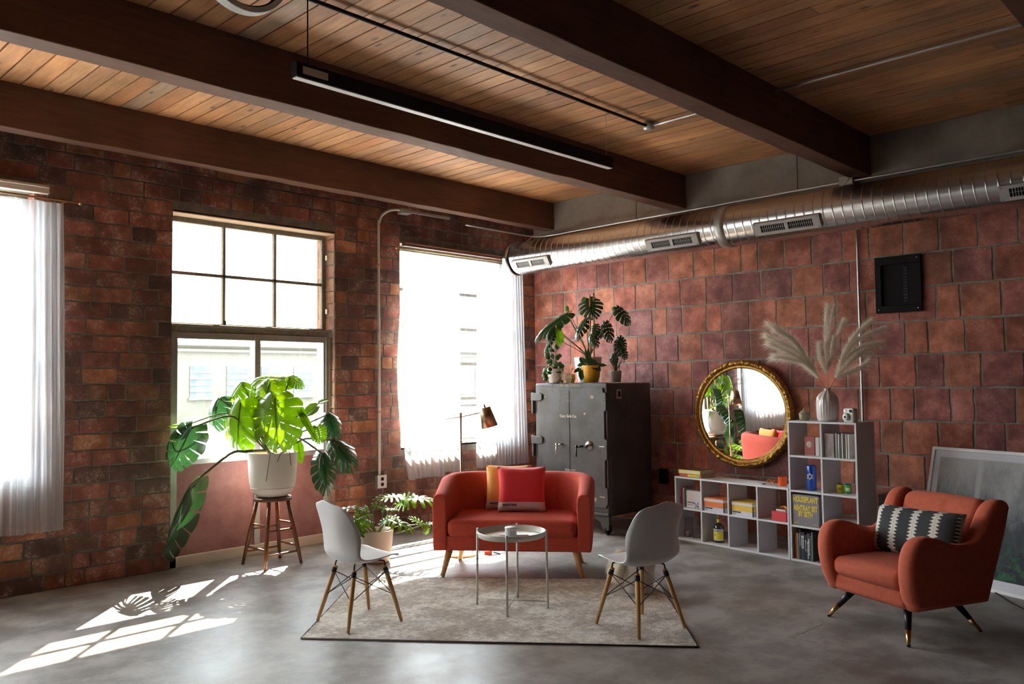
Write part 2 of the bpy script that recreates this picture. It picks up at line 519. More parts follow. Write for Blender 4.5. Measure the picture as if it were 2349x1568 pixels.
# floor
def floor_mat():
    m = bpy.data.materials.new('polished concrete floor'); m.use_nodes = True
    nt = m.node_tree; L = nt.links.new; b = nt.nodes['Principled BSDF']
    tc = nd(nt, 'ShaderNodeTexCoord')
    n1 = nd(nt, 'ShaderNodeTexNoise', Scale=.8, Detail=8.0, Roughness=.6)
    n2 = nd(nt, 'ShaderNodeTexNoise', Scale=3.2, Detail=9.0, Roughness=.68)
    n3 = nd(nt, 'ShaderNodeTexNoise', Scale=60., Detail=4.0)
    for n in (n1, n2, n3): L(tc.outputs['Object'], n.inputs['Vector'])
    r1 = nd(nt, 'ShaderNodeMapRange'); r1.inputs['From Min'].default_value = .35; r1.inputs['From Max'].default_value = .65
    L(n1.outputs['Fac'], r1.inputs['Value'])
    mx = nd(nt, 'ShaderNodeMix', data_type='RGBA'); mx.inputs[6].default_value = (.20, .172, .148, 1); mx.inputs[7].default_value = (.31, .30, .29, 1)
    L(r1.outputs[0], mx.inputs[0])
    r2 = nd(nt, 'ShaderNodeMapRange'); r2.inputs['From Min'].default_value = .42; r2.inputs['From Max'].default_value = .58; r2.inputs['To Min'].default_value = .74; r2.inputs['To Max'].default_value = 1.2
    L(n2.outputs['Fac'], r2.inputs['Value'])
    hs = nd(nt, 'ShaderNodeHueSaturation'); L(mx.outputs[2], hs.inputs['Color']); L(r2.outputs[0], hs.inputs['Value'])
    L(hs.outputs[0], b.inputs['Base Color'])
    rr = nd(nt, 'ShaderNodeMapRange'); rr.inputs['From Min'].default_value = .3; rr.inputs['From Max'].default_value = .7; rr.inputs['To Min'].default_value = .36; rr.inputs['To Max'].default_value = .52
    L(n2.outputs['Fac'], rr.inputs['Value']); L(rr.outputs[0], b.inputs['Roughness'])
    bp = nd(nt, 'ShaderNodeBump', Strength=.08, Distance=.004); L(n3.outputs['Fac'], bp.inputs['Height']); L(bp.outputs[0], b.inputs['Normal'])
    return m
M['floor'] = floor_mat()
fl = MB().box(-17.2, .35, -13.2, .35, -.12, 0).build('floor', M['floor']); fl['kind'] = 'structure'

# ---- brick laying
def add_brick(mb, O, U, V, N, u0, u1, v0, v1, depth, col, jit=.0045):
    k = 3
    pts = []
    def j(): return random.uniform(-jit, jit)
    cs = random.uniform(.003, .008)
    base = [(u0 + cs, v0), (u1 - cs, v0), (u1, v0 + cs), (u1, v1 - cs), (u1 - cs, v1), (u0 + cs, v1), (u0, v1 - cs), (u0, v0 + cs)]
    for i in range(8):
        a = base[i]; b = base[(i + 1) % 8]
        pts.append((a[0] + j() * .6, a[1] + j() * .6))
        if i % 2 == 0:
            for q in range(1, k):
                t = q / k
                pts.append((a[0] + (b[0] - a[0]) * t + j(), a[1] + (b[1] - a[1]) * t + j()))
    n = len(pts)
    cu = (u0 + u1) / 2; cv = (v0 + v1) / 2
    vs = []
    for lvl, (dd, sh) in enumerate(((-.002, 0), (depth * .7, 0), (depth, .0022))):
        for (a, b) in pts:
            du = cu - a; dv = cv - b; l = math.hypot(du, dv) or 1
            a2 = a + (sh if du > 0 else -sh); b2 = b + (sh if dv > 0 else -sh)
            vs.append(O + U * a2 + V * b2 + N * dd)
    fs = []
    for l in range(2):
        for i in range(n):
            i2 = (i + 1) % n
            fs.append((l * n + i, l * n + i2, (l + 1) * n + i2, (l + 1) * n + i))
    fs.append(tuple(2 * n + i for i in range(n)))
    mb.add(vs, fs, False, 0, col)

def lay(mb, O, U, V, N, ulen, z0, z1, course, lens, pal, gap=.015, holes=(), skipper=None, wave=0):
    z = z0; row = 0
    while z < z1 - .02:
        h = course * random.uniform(.97, 1.03)
        zt = min(z + h, z1)
        # free intervals
        iv = [(0, ulen)]
        for (a, b, c, d) in holes:
            if zt > c + .01 and z < d - .01:
                niv = []
                for (p, q) in iv:
                    if b <= p or a >= q: niv.append((p, q)); continue
                    if a > p: niv.append((p, a))
                    if b < q: niv.append((b, q))
                iv = niv
        for (p, q) in iv:
            u = p; first = True
            while u < q - .02:
                w = random.choice(lens) * random.uniform(.93, 1.07)
                if first and row % 2: w *= .55
                first = False
                e = u + w
                if q - e < lens[0] * .45: e = q
                e = min(e, q)
                colr = random.choice(pal); f = random.uniform(.8, 1.2)
                colr = tuple(min(1, c * f) for c in colr)
                add_brick(mb, O, U, V, N, u + gap / 2, e - gap / 2, z + gap / 2 + random.uniform(-.002, .002), zt - gap / 2, random.uniform(.003, .0065), colr)
                u = e
        z = zt; row += 1

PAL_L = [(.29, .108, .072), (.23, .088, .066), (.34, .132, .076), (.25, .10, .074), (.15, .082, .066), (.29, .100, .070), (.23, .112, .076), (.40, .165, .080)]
PAL_R = [(.50, .165, .11), (.44, .16, .13), (.52, .185, .115), (.43, .145, .125), (.48, .15, .105), (.54, .20, .12), (.38, .14, .13)]
WH = 3.92
SILL = .90; HEAD = 3.2
OPEN = []
for i, (a, b) in enumerate(WINX):
    OPEN.append((a, b, 0.0 if i == 1 else SILL, HEAD))
# window wall (the picture's left wall)
wl = MB()
xs = sorted(OPEN, key=lambda t: t[0])
px = -17.2
for (a, b, z0, z1) in xs:
    wl.box(px, a, 0, .34, 0, WH, col=(.9, .9, .9))
    wl.box(a, b, 0, .34, z1, WH, col=(.9, .9, .9))
    if z0 > 0: wl.box(a, b, 0, .34, 0, z0, col=(.9, .9, .9))
    px = b
wl.box(px, .34, 0, .34, 0, WH, col=(.9, .9, .9))
nb = len(wl.f)
holes = [(a + 17.2, b + 17.2, z0, z1) for (a, b, z0, z1) in xs]
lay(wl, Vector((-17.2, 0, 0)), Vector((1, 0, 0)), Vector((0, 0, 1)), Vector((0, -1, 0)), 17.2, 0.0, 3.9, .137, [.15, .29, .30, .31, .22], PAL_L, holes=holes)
for (a, b, z0, z1) in xs:   # brick reveals: right-hand jambs coloured lighter to paint in sunlight, left-hand in wall colours
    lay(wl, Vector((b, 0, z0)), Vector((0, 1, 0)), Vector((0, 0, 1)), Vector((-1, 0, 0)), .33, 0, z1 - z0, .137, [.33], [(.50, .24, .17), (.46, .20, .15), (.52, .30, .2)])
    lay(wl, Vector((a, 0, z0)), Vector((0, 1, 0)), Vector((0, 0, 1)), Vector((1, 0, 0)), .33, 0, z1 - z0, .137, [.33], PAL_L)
wl.mi = [1] * nb + [0] * (len(wl.f) - nb)
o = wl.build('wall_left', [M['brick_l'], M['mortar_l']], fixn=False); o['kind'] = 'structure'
# clay tile wall (the picture's right wall) with concrete band above
wr = MB()
wr.box(0, .34, -13.2, 0, 0, 3.42, col=(.9, .9, .9)); nb = len(wr.f)
hole_r = [(4.40, 4.80, 2.23, 2.74)]
lay(wr, Vector((0, 0, .01)), Vector((0, -1, 0)), Vector((0, 0, 1)), Vector((-1, 0, 0)), 13.2, 0, 3.40, .305, [.2, .31, .31, .32, .30, .25], PAL_R, gap=.018)
wr.mi = [1] * nb + [0] * (len(wr.f) - nb)
o = wr.build('wall_right', [M['brick_r'], M['mortar']], fixn=False); o['kind'] = 'structure'
tb = struct('trim_1')
cb = MB(); yy = 0
for y1 in (-1.66, -3.65, -5.7, -8, -10.5, -13.2):
    cb.box(-.012, .34, y1 + .004, yy - .004, 3.425, 3.95); yy = y1
cb.box(.0, .34, -13.2, 0, 3.425, 3.95)
cb.box(-.05, .02, -13.2, 0, 3.43, 3.47)
cb.build('concrete_band', M['concrete'], tb, bevel=.004)
for nm, bx in (('wall_rear', (-17.2, .34, -13.5, -13.2, 0, 3.95)), ('wall_far_left', (-17.5, -17.2, -13.5, .34, 0, 3.95))):
    o = MB().box(*bx).build(nm, M['brick_r']); o['kind'] = 'structure'
M['plainbrick'] = mat('plain brick', (.05, .028, .022), .8, color2=(.035, .02, .018), scale=4)
for nm in ('wall_rear', 'wall_far_left'):
    bpy.data.objects[nm].data.materials.clear(); bpy.data.objects[nm].data.materials.append(M['plainbrick'])

# ceiling boards running away from the window wall
ce = MB(); x = -17.2; PALC = [(.58, .29, .13), (.52, .25, .11), (.62, .33, .16), (.55, .27, .12), (.48, .22, .10), (.60, .30, .14), (.46, .24, .12), (.55, .26, .11), (.36, .23, .15)]
while x < .3:
    w = .1455
    y = .3
    while y > -13.2:
        ln = random.uniform(5, 9); f = random.uniform(.78, 1.16); c = random.choice(PALC)
        y1 = max(-13.2, y - ln)
        ce.box(x + .0055, x + w - .0055, y1, y - .002, CEIL + random.uniform(-.0015, .0015), CEIL + .03, col=tuple(q * f for q in c))
        y = y1
    ce.box(x - .01, x + w + .01, -13.2, .3, CEIL + .012, CEIL + .06, col=(.03, .015, .01))
    x += w
o = ce.build('ceiling', M['ceilwood'], fixn=False); o['kind'] = 'structure'

# timber beams
BEAMS = [(-.37, -.22, 3.565), (-2.34, -2.16, 3.54), (-4.38, -4.20, 3.535), (-6.43, -6.25, 3.55), (-8.5, -8.3, 3.55), (-10.6, -10.4, 3.55), (-12.6, -12.4, 3.55)]
for i, (y0, y1, zb) in enumerate(BEAMS):
    mb = MB(); n = 60
    rows = []
    for k in range(n + 1):
        xx = -17.2 + 17.2 * k / n
        j = lambda: random.uniform(-.004, .004)
        rows.append([(xx, y0 + j(), zb + .006 + j()), (xx, y1 + j(), zb + .006 + j()), (xx, y1, 3.93), (xx, y0, 3.93)])
    mb.grid(rows, closed=True, col=(.13, .057, .033), smooth=False)
    o = mb.build('trim_%d' % (i + 2), M['beamwood'], bevel=.006)
    o['kind'] = 'structure'

# ---------------------------------------------------------------- windows
def win_frame(parent, name, x0, x1, z0, z1, y, t, w, m):
    mb = MB()
    mb.box(x0, x1, y, y + t, z1 - w, z1); mb.box(x0, x1, y, y + t, z0, z0 + w)
    mb.box(x0, x0 + w, y, y + t, z0 + w, z1 - w); mb.box(x1 - w, x1, y, y + t, z0 + w, z1 - w)
    return mb.build(name, m, parent, bevel=.003)
# window_2: the bare one
w2 = struct('window_2')
X0, X1 = WINX[1]
win_frame(w2, 'upper_sash_frame', X0, X1, 2.16, 3.19, .17, .05, .045, M['steel_old'])
for i, xm in enumerate((-4.227, -3.682)):
    MB().box(xm - .013, xm + .013, .175, .215, 2.2, 3.15).build('muntin', M['steel_old'], w2)
MB().box(X0 + .04, X1 - .04, .175, .215, 2.655, 2.683).build('muntin', M['steel_old'], w2)
bx = [X0 + .045, -4.24, -4.214, -3.695, -3.669, X1 - .045]
for i in range(3):
    for (za, zb) in ((2.205, 2.655), (2.683, 3.145)):
        MB().box(bx[2 * i], bx[2 * i + 1], .19, .194, za, zb).build('pane', M['glass_dirty'], w2)
MB().box(X0, X1, .0, .2, 3.19, 3.215).build('lintel_board', M['pot_cream'], w2, bevel=.003)
mb = MB(); mb.box(X0, X1 - .03, .06, .16, 2.11, 2.175); mb.box(X0, X1 - .02, .04, .2, 2.165, 2.185)
mb.build('transom_rail', M['steel_old'], w2, bevel=.004)
mb = MB()
mb.box(X0, X0 + .07, .03, .13, 0, 2.11); mb.box(X1 - .10, X1 - .0, .06, .16, 0, 2.11); mb.box(X1 - .075, X1 - .06, .05, .07, 0, 2.11); mb.box(X1 - .045, X1 - .03, .05, .07, 0, 2.11)
mb.box(-3.975, -3.915, .04, .14, .06, 2.11)
mb.build('mullion_frame', M['alu'], w2, bevel=.003)
mb = MB(); mb.box(X0 + .07, X1 - .1, .02, .15, .905, .955); mb.box(X0 + .07, X1 - .1, .05, .12, 2.05, 2.11)
mb.build('sill_rail', M['alu'], w2, bevel=.003)
for a, b in ((X0 + .07, -3.975), (-3.915, X1 - .1)):
    MB().box(a, b, .085, .09, .955, 2.05).build('pane', M['glass'], w2)
    MB().box(a, b, .07, .09, .09, .905).build('lower_panel', M['pinkpanel'], w2, bevel=.002)
MB().box(X0, X1, .03, .12, .0, .09).build('bottom_rail', M['pot_cream'], w2, bevel=.003)
MB().box(X0, X1, .13, .33, 0, .06).build('sill_base', M['concrete'], w2)
for zz in (2.93, 2.36):
    MB().box(X1 - .02, X1, .12, .15, zz, zz + .05).build('clip', M['whitepaint'], w2)
MB().box(-4.235, -4.215, .155, .175, 2.2, 2.24).build('latch', M['black'], w2)
# other windows: steel horizontal bars
NAMES = {0: 'window_3', 2: 'window_1', 3: 'window_4'}
for i, nm in NAMES.items():
    a, b = WINX[i]
    w = struct(nm)
    win_frame(w, 'frame', a, b, SILL + .03, HEAD, .18, .05, .05, M['steel_old'])
    MB().box(a, b, .0, .34, SILL - .02, SILL + .03).build('sill', M['whitepaint'], w, bevel=.004)
    zs = [1.43, 1.85, 2.275, 2.705]
    for z in zs:
        MB().box(a + .05, b - .05, .185, .225, z - .018, z + .018).build('glazing_bar', M['steel_old'], w)
    xm = (a + b) / 2
    MB().box(a + .05, b - .05, .19, .22, 1.33, 1.355).build('glazing_bar', M['steel_old'], w)
    prev = SILL + .08
    for z in zs + [HEAD - .03]:
        MB().box(a + .05, b - .05, .2, .204, prev, z - .018).build('pane', M['glass'], w)
        prev = z + .018

# ---------------------------------------------------------------- outdoors
M['facade'] = mat('cream facade', (.20, .18, .145), .9, color2=(.175, .158, .125), scale=1.2)
M['facbar'] = mat('facade bars', (.34, .35, .36), .7)
M['facwin'] = mat('facade window glass', (.10, .12, .14), .3, color2=(.17, .18, .20), scale=3)
M['ground'] = mat('street', (.26, .26, .26), .9, color2=(.22, .22, .22), scale=.5)
M['palewall'] = mat('pale blue shed metal', (.16, .24, .27), .7)
o = MB().box(-60, 60, .6, 90, -6.2, -6.0).build('street_ground', M['ground']); tag(o, 'pale street far below the windows', 'ground', kind='structure')
fb = thing('office_building', 'cream building with gridded windows across the street', 'building', (6, 22, -6))
mb = MB(); mb.box(-46, 45, 0, 10, 0, 9.15)
mb.box(-46, 45, -.12, 0, 8.86, 8.96); mb.box(-46, 45, -.2, .1, 9.08, 9.2); mb.build('facade_wall', M['facade'], fb)
wx = -.57 - 1.42 * 20
while wx < 34:
    g = MB().box(wx, wx + .85, -.02, .02, 7.18, 8.33).build('window_pane', M['facwin'], fb)
    mb = MB()
    for q in range(1, 5): mb.box(wx, wx + .85, -.05, -.02, 7.18 + q * .23 - .018, 7.18 + q * .23 + .018)
    mb.box(wx - .05, wx + .9, -.08, -.02, 7.1, 7.18)
    mb.build('window_bars', M['facbar'], g)
    wx += 1.42
sh = thing('low_shed', 'white shed with pale blue fascia in front of the cream building', 'shed', (2, 16, -6))
MB().box(-22, 22, 0, 3.0, 0, 5.67).build('shed_wall', M['facade'], sh)
MB().box(-22.2, 22.2, -.3, 3.2, 5.67, 6.2).build('shed_fascia', M['palewall'], sh)
MB().box(-22.3, 22.3, -.4, 3.3, 6.2, 6.26).build('shed_roof', M['facwin'], sh)
MB().box(-.6, .35, -.05, .0, 5.1, 5.45).build('shed_window', M['facwin'], sh)

# ================================================================ CURTAINS
def curtain(x0, x1, z0f, z1, ywall, name, label, nfold, amp=.03, seed=1, taper=None, hem=None, group=None):
    random.seed(seed)
    n = int((x1 - x0) / .008); m = 40
    ph = [random.uniform(0, 6.28) for _ in range(4)]
    rows = []
    for j in range(m + 1):
        t = j / m     # 0 bottom, 1 top
        row = []
        for i in range(n + 1):
            u = i / n
            uu = u + .015 * math.sin(u * 17 + ph[0]) + .01 * math.sin(t * 3 + u * 9 + ph[1])
            x = x0 + (x1 - x0) * u
            if taper: x += taper(u, t)
            zb = z0f(u) if callable(z0f) else z0f
            z = zb + (z1 - zb) * t
            a = amp * (.55 + .6 * (1 - t))
            y = ywall + a * math.sin(2 * PI * nfold * uu + ph[2]) + .35 * a * math.sin(2 * PI * nfold * 2.3 * uu + ph[3])
            row.append((x, y, z))
        rows.append(row)
    o = MB().grid(rows).build(name, M['sheer'], fixn=False)
    return tag(o, label, 'curtain', group)
curtain(-8.0, -5.72, .49, 3.10, -.13, 'sheer_curtain', 'white sheer curtain at the left edge, hanging beside the bare window', 17, seed=3, amp=.028, taper=lambda u, t: -.035 * u * t * t)
curtain(-6.12, -5.735, .495, 3.09, -.155, 'sheer_curtain_fold', 'bunched sheer curtain fold', 7, seed=5, amp=.02, taper=lambda u, t: -.035 * u * t * t)
curtain(-2.215, -1.45, lambda u: .55 + .02 * math.sin(u * 5) + (.06 if u > .62 else 0) * min(1, (u - .62) * 12), 3.08, -.13, 'sheer_curtain', 'left white sheer panel behind the brass floor lamp', 9, seed=8, amp=.02, taper=lambda u, t: -(1 - u) * .15 * math.sin(min(1, (1 - t) * 1.15) * PI * .8) - .10 * (1 - t) ** 6 * -(1 - u))
curtain(-1.17, -.35, .60, 3.08, -.13, 'sheer_curtain', 'right white sheer panel hanging between lamp and iron safe', 15, seed=9, amp=.022, taper=lambda u, t: .05 * (1 - t) * u)
curtain(-1.50, -1.10, 2.98, 3.085, -.13, 'sheer_curtain_heading', 'short gathered sheer heading over the gap', 6, seed=10, amp=.01)
for nm in ('sheer_curtain_fold',):
    o = bpy.data.objects[nm]; o.name = 'sheer_curtain.010'; o['label'] = 'densely folded sheer panel gathered over the brick right of the left curtain'
o = bpy.data.objects['sheer_curtain_heading']; o.name = 'curtain_valance'; o['label'] = 'narrow gathered sheer strip at the top of the curtain gap'; o['category'] = 'valance'

def rod(x0, x1, y, z, label):
    t = thing('curtain_rod', label, 'curtain rod', ((x0 + x1) / 2, y, z))
    h = (x1 - x0) / 2
    MB().tube([(-h, 0, 0), (h, 0, 0)], .008).build('rod', M['brass'], t)
    mb = MB()
    for s in (-h, h):
        mb.lathe([(0, -.018), (.012, -.012), (.016, 0), (.012, .012), (0, .018)], 12, (s, 0, 0))
    mb.build('finial', M['brass'], t)
    for s in (-h + .1, h - .1):
        mb = MB(); mb.tube([(s, 0, 0), (s, -y * .95, 0)], .005); mb.box(s - .01, s + .01, -y - .012, -y, -.04, .02)
        mb.build('bracket', M['brass'], t)
    return t
rod(-8.1, -5.63, -.125, 3.125, 'brass curtain rod over the left curtain')
rod(-2.38, -.3, -.125, 3.115, 'brass curtain rod over the curtained corner window')
o = MB(); o.box(-8.2, -5.84, -.055, 0, 3.18, 3.24); o.box(-8.2, -5.84, -.075, 0, 3.225, 3.245)
tag(o.build('blind_headrail', M['pot_cream'], bevel=.003), 'cream blind headrail above the left curtain', 'blind rail')
o = MB(); o.box(-2.2, -.33, -.04, 0, 3.165, 3.20); o.box(-2.2, -.33, -.055, 0, 3.195, 3.21)
tag(o.build('blind_headrail', M['seatwood'], bevel=.003), 'dark narrow headrail above the corner window', 'blind rail')

# ================================================================ SERVICES
# air duct
dt = thing('air_duct', 'spiral galvanised air duct hung along the clay tile wall', 'duct', (-.62, -.09, 3.14))
def duct(y0, y1, R=.200):
    n = 72; pitch = .087; rows = []
    yv = []
    k = 0
    yy = y0
    while yy > y1:
        yv += [(yy, 0), (yy - pitch * .02, 0), (yy - pitch * .05, 0), (yy - pitch * .84, 0), (yy - pitch * .87, 0), (yy - pitch * .90, .0026), (yy - pitch * .96, .0026)]
        yy -= pitch
    for (y, dr) in yv:
        row = []
        for i in range(n):
            a = 2 * PI * i / n
            row.append(((R + dr) * math.cos(a), y - pitch * i / n * 1.0, (R + dr) * math.sin(a)))
        rows.append(row)
    mb = MB()
    # unwrap seam: close ring by helix continuity
    m = n
    vs = [p for r in rows for p in r]; fs = []
    for i in range(len(rows) - 1):
        for j in range(n - 1):
            fs.append((i * m + j, i * m + j + 1, (i + 1) * m + j + 1, (i + 1) * m + j))
    for i in range(len(rows) - 8):
        fs.append((i * m + n - 1, (i + 7) * m, (i + 8) * m, (i + 1) * m + n - 1))
    mb.add(vs, fs, True)
    return mb
duct(-.20, -13.0).build('duct_tube', M['galv'], dt, fixn=False)
mb = MB(); mb.lathe([(0, .004), (.16, 0), (.196, .008), (.2035, .02), (.2035, .10), (.2005, .10)], 64); mb.xf(Matrix.Translation((0, -.12, 0)) @ Matrix.Rotation(PI / 2, 4, 'X')); mb.build('end_cap', M['galv'], dt)
mb = MB(); mb.lathe([(.200, -.0), (.210, .004), (.210, .10), (.200, .104)], 64); mb.xf(Matrix.Translation((0, -3.06, 0)) @ Matrix.Rotation(PI / 2, 4, 'X')); mb.build('collar', M['alu'], dt, fixn=False)
def register(yc, ln):
    g = bpy.data.objects.new('vent_register', None); COL.objects.link(g); g.parent = dt
    ang = math.radians(210)
    nrm = Vector((math.cos(ang), 0, math.sin(ang)))
    g.location = nrm * .221 + Vector((0, yc, 0))
    # local x = along -Y world, local y = up tangential, z = outward
    X = Vector((0, -1, 0)); Z = nrm; Y = Z.cross(X)
    g.matrix_local = Matrix(((X.x, Y.x, Z.x, g.location.x), (X.y, Y.y, Z.y, g.location.y), (X.z, Y.z, Z.z, g.location.z), (0, 0, 0, 1)))
    h = ln / 2; w = .062
    mb = MB()
    mb.box(-h, h, -w, -w + .028, -.002, .010); mb.box(-h, h, w - .028, w, -.002, .010)
    mb.box(-h, -h + .07, -w + .028, w - .028, -.002, .010); mb.box(h - .07, h, -w + .028, w - .028, -.002, .010); mb.box(-.018, .018, -w + .028, w - .028, -.002, .010)
    mb.box(-h, h, w - .004, w + .002, -.045, .004); mb.box(-h, -h + .006, -w, w, -.045, 0); mb.box(h - .006, h, -w, w, -.045, 0)
    mb.build('grille_frame', M['grille'], g, bevel=.002)
    MB().box(-h + .05, h - .05, -w + .02, w - .02, -.012, -.006).build('grille_back', M['black'], g)
    mb = MB()
    for s0, s1 in ((-h + .07, -.018), (.018, h - .07)):
        k = 12
        for q in range(1, k):
            x = s0 + (s1 - s0) * q / k
            mb.box(x - .0022, x + .0022, -w + .028, w - .028, -.003, .004)
    mb.box(-h + .06, h - .06, -.0012, .0012, -.0035, .002)
    mb.build('grille_fins', M['grille'], g)
    mb = MB()
    for a in (-h + .02, h - .02):
        for b in (-w + .012, w - .012): mb.lathe([(0, .013), (.004, .012), (.005, .009)], 8, (a, b, 0))
    mb.build('screw', M['blackmetal'], g)
for yc, ln in ((-.60, .58), (-2.57, .62), (-3.81, .64), (-5.87, .64), (-7.9, .64)): register(yc, ln)
mb = MB()
for y in (-.35, -1.95, -4.25):
    mb.tube([(0, y, .195), (.15, y - .01, .30), (.35, y, .39)], .004, 6)
mb.build('hanger_wire', M['conduit'], dt)

def conduit(name, pts, r, m, label, sm=5):
    o = MB().tube(smooth_path(pts, sm), r, 10).build(name, m)
    return tag(o, label, 'conduit')
# window wall conduit down to the outlet
t = thing('electrical_outlet', 'metal outlet box with its conduit running up the brick wall', 'outlet', (-2.53, 0, .565))
mb = MB(); mb.box(-.055, .055, -.055, 0, -.065, .065); mb.build('outlet_box', M['alu'], t, bevel=.004)
MB().box(-.06, .06, -.062, -.055, -.07, .07).build('cover_plate', M['whitepaint'], t, bevel=.003)
mb = MB()
for z in (-.03, .028): mb.lathe([(0, .002), (.020, .002), (.020, -.002)], 20, (0, 0, 0)); mb.xf(Matrix.Translation((0, -.063, z)) @ Matrix.Rotation(PI / 2, 4, 'X'), len(mb.v) - 60)
mb.build('socket', M['black'], t, fixn=False)
MB().tube(smooth_path([(-.015, -.03, .06), (-.015, -.03, 1.4), (-.015, -.03, 2.72), (-.008, -.032, 2.82), (.02, -.045, 2.90), (.08, -.08, 2.955), (.14, -.11, 2.972), (.20, -.13, 2.975)], 6), .0145, 10).build('conduit_pipe', M['whiteconduit'], t)
mb = MB()
for z in (.75, 1.62, 2.35): mb.box(-.035, .0, -.045, 0, z - .01, z + .01)
mb.build('pipe_strap', M['conduit'], t)
jb = thing('junction_box', 'galvanised junction box with strip under the first beam', 'junction box', (-2.27, -.14, 3.53))
MB().cbox((0, 0, .0), (.12, .10, .05)).build('box_body', M['conduit'], jb, bevel=.004)
MB().cbox((0, 0, -.028), (.125, .105, .006)).build('cover', M['alu'], jb)
MB().box(.06, .66, -.02, .02, -.005, .02).build('channel', M['conduit'], jb)
conduit('metal_conduit', [(-1.35, -.14, 3.50), (-.5, -.14, 3.495), (-.2, -.16, 3.495), (-.06, -.35, 3.50), (-.06, -.9, 3.505), (-.06, -2.4, 3.51), (-.06, -4.0, 3.515), (-.06, -8, 3.52), (-.06, -13, 3.52)], .012, M['conduit'], 'horizontal metal conduit along the concrete band above the duct')
jb = thing('junction_box', 'galvanised square junction box on the band conduit under the third beam', 'junction box', (-.07, -4.17, 3.52))
MB().cbox((0, 0, 0), (.06, .13, .085)).build('box_body', M['alu'], jb, bevel=.003)
conduit('metal_conduit', [(-.03, -4.235, 3.05), (-.03, -4.235, 2.2), (-.03, -4.235, 1.3), (-.03, -4.235, .9)], .013, M['conduit'], 'vertical metal conduit dropping down the tile wall behind the pampas grass')
# ceiling conduits
conduit('metal_conduit', [(-17, -3.19, 3.885), (-8, -3.18, 3.885), (-5.3, -3.18, 3.885), (-1.93, -3.155, 3.885)], .014, M['blackmetal'], 'long conduit on the ceiling boards between second and third beams')
jb = thing('junction_box', 'round ceiling junction box where the conduit turns', 'junction box', (-1.90, -3.155, 3.89))
MB().lathe([(0, -.03), (.05, -.03), (.052, -.005), (.052, .03), (0, .03)], 8).build('box_body', M['alu'], jb)
conduit('metal_conduit', [(-1.905, -3.2, 3.885), (-1.912, -4.2, 3.885)], .012, M['conduit'], 'short conduit stub running from the round box to the third beam')
conduit('metal_conduit', [(-1.945, -4.38, 3.885), (-1.945, -6.25, 3.885)], .012, M['conduit'], 'conduit crossing the dark ceiling bay at top right')

# fuse box
fbx = thing('fuse_box', 'black open fuse box mounted on the clay tile wall', 'fuse box', (-.02, -4.60, 2.485))
mb = MB()
w, h = .205, .262
for a in ((-w, w, h - .075, h), (-w, w, -h, -h + .065), (-w, -w + .055, -h + .065, h - .075), (w - .11, w, -h + .065, h - .075)):
    mb.box(-.03, 0, -a[1], -a[0], a[2], a[3])
mb.build('surround', M['black'], fbx, bevel=.004)
MB().box(.0, .02, -w + .02, w - .02, -h + .02, h - .02).build('back_panel', M['black'], fbx)
mb = MB()
for q in range(12): mb.box(-.012, .0, -.085, -.045, -.17 + q * .028, -.15 + q * .028)
mb.build('breaker_row', M['blackmetal'], fbx, bevel=.002)
mb = MB()
for a in (-w + .03, w - .03):
    for b in (-h + .03, h - .03): mb.tube([(-.036, a, b), (-.028, a, b)], .007, 8)
mb.build('screw', M['chrome'], fbx)
o = MB().box(-.05, 0, -2.03, -1.93, .45, .62).build('wall_switch', M['black'], bevel=.004); tag(o, 'small black switch box low on the wall behind the safe', 'switch')

# lights
ll = thing('linear_pendant_light', 'long slim black linear pendant light hung below the boards', 'ceiling light', (-4.01, -3.19, 3.39))
MB().box(-1.49, 1.49, -.03, .03, .0, .085).build('housing', M['black'], ll, bevel=.002)
MB().box(-1.485, 1.485, -.024, .024, -.006, .004).build('diffuser', M['whitepaint'], ll)
MB().tube([(-1.40, 0, .08), (-1.40, 0, .52)], .004, 6).build('power_cord', M['black'], ll)
MB().tube([(1.44, 0, .08), (1.44, 0, .475)], .0012, 5).build('hanging_wire', M['conduit'], ll)
MB().box(-1.45, -1.28, -.032, -.03, .02, .065).build('sticker', M['pot_beige'], ll)
rl = thing('ring_pendant_light', 'white ring pendant light cut off at the top edge', 'ceiling light', (-6.17, -3.85, 3.568))
mb = MB()
rows = []
for i in range(65):
    a = 2 * PI * i / 64
    rows.append([((r) * math.cos(a), y, (r) * math.sin(a)) for (r, y) in ((.228, -.03), (.228, .03), (.202, .03), (.202, -.03))])
mb.grid(rows, closed=True, smooth=False); mb.build('ring', M['whitepaint'], rl, weld=.0001, bevel=.004)
rows = [[((r) * math.cos(2 * PI * i / 64), y, r * math.sin(2 * PI * i / 64)) for (r, y) in ((.2025, -.02), (.2025, .02), (.195, .02), (.195, -.02))] for i in range(65)]
MB().grid(rows, closed=True).build('inner_band', M['black'], rl, weld=.0001)

# ================================================================ FURNITURE
def frame_mat(p, y, z):
    """matrix from origin p, y axis, approx z axis"""
    Y = Vector(y).normalized(); Z = Vector(z); X = Y.cross(Z).normalized(); Z = X.cross(Y).normalized()
    return Matrix(((X.x, Y.x, Z.x, p[0]), (X.y, Y.y, Z.y, p[1]), (X.z, Y.z, Z.z, p[2]), (0, 0, 0, 1)))

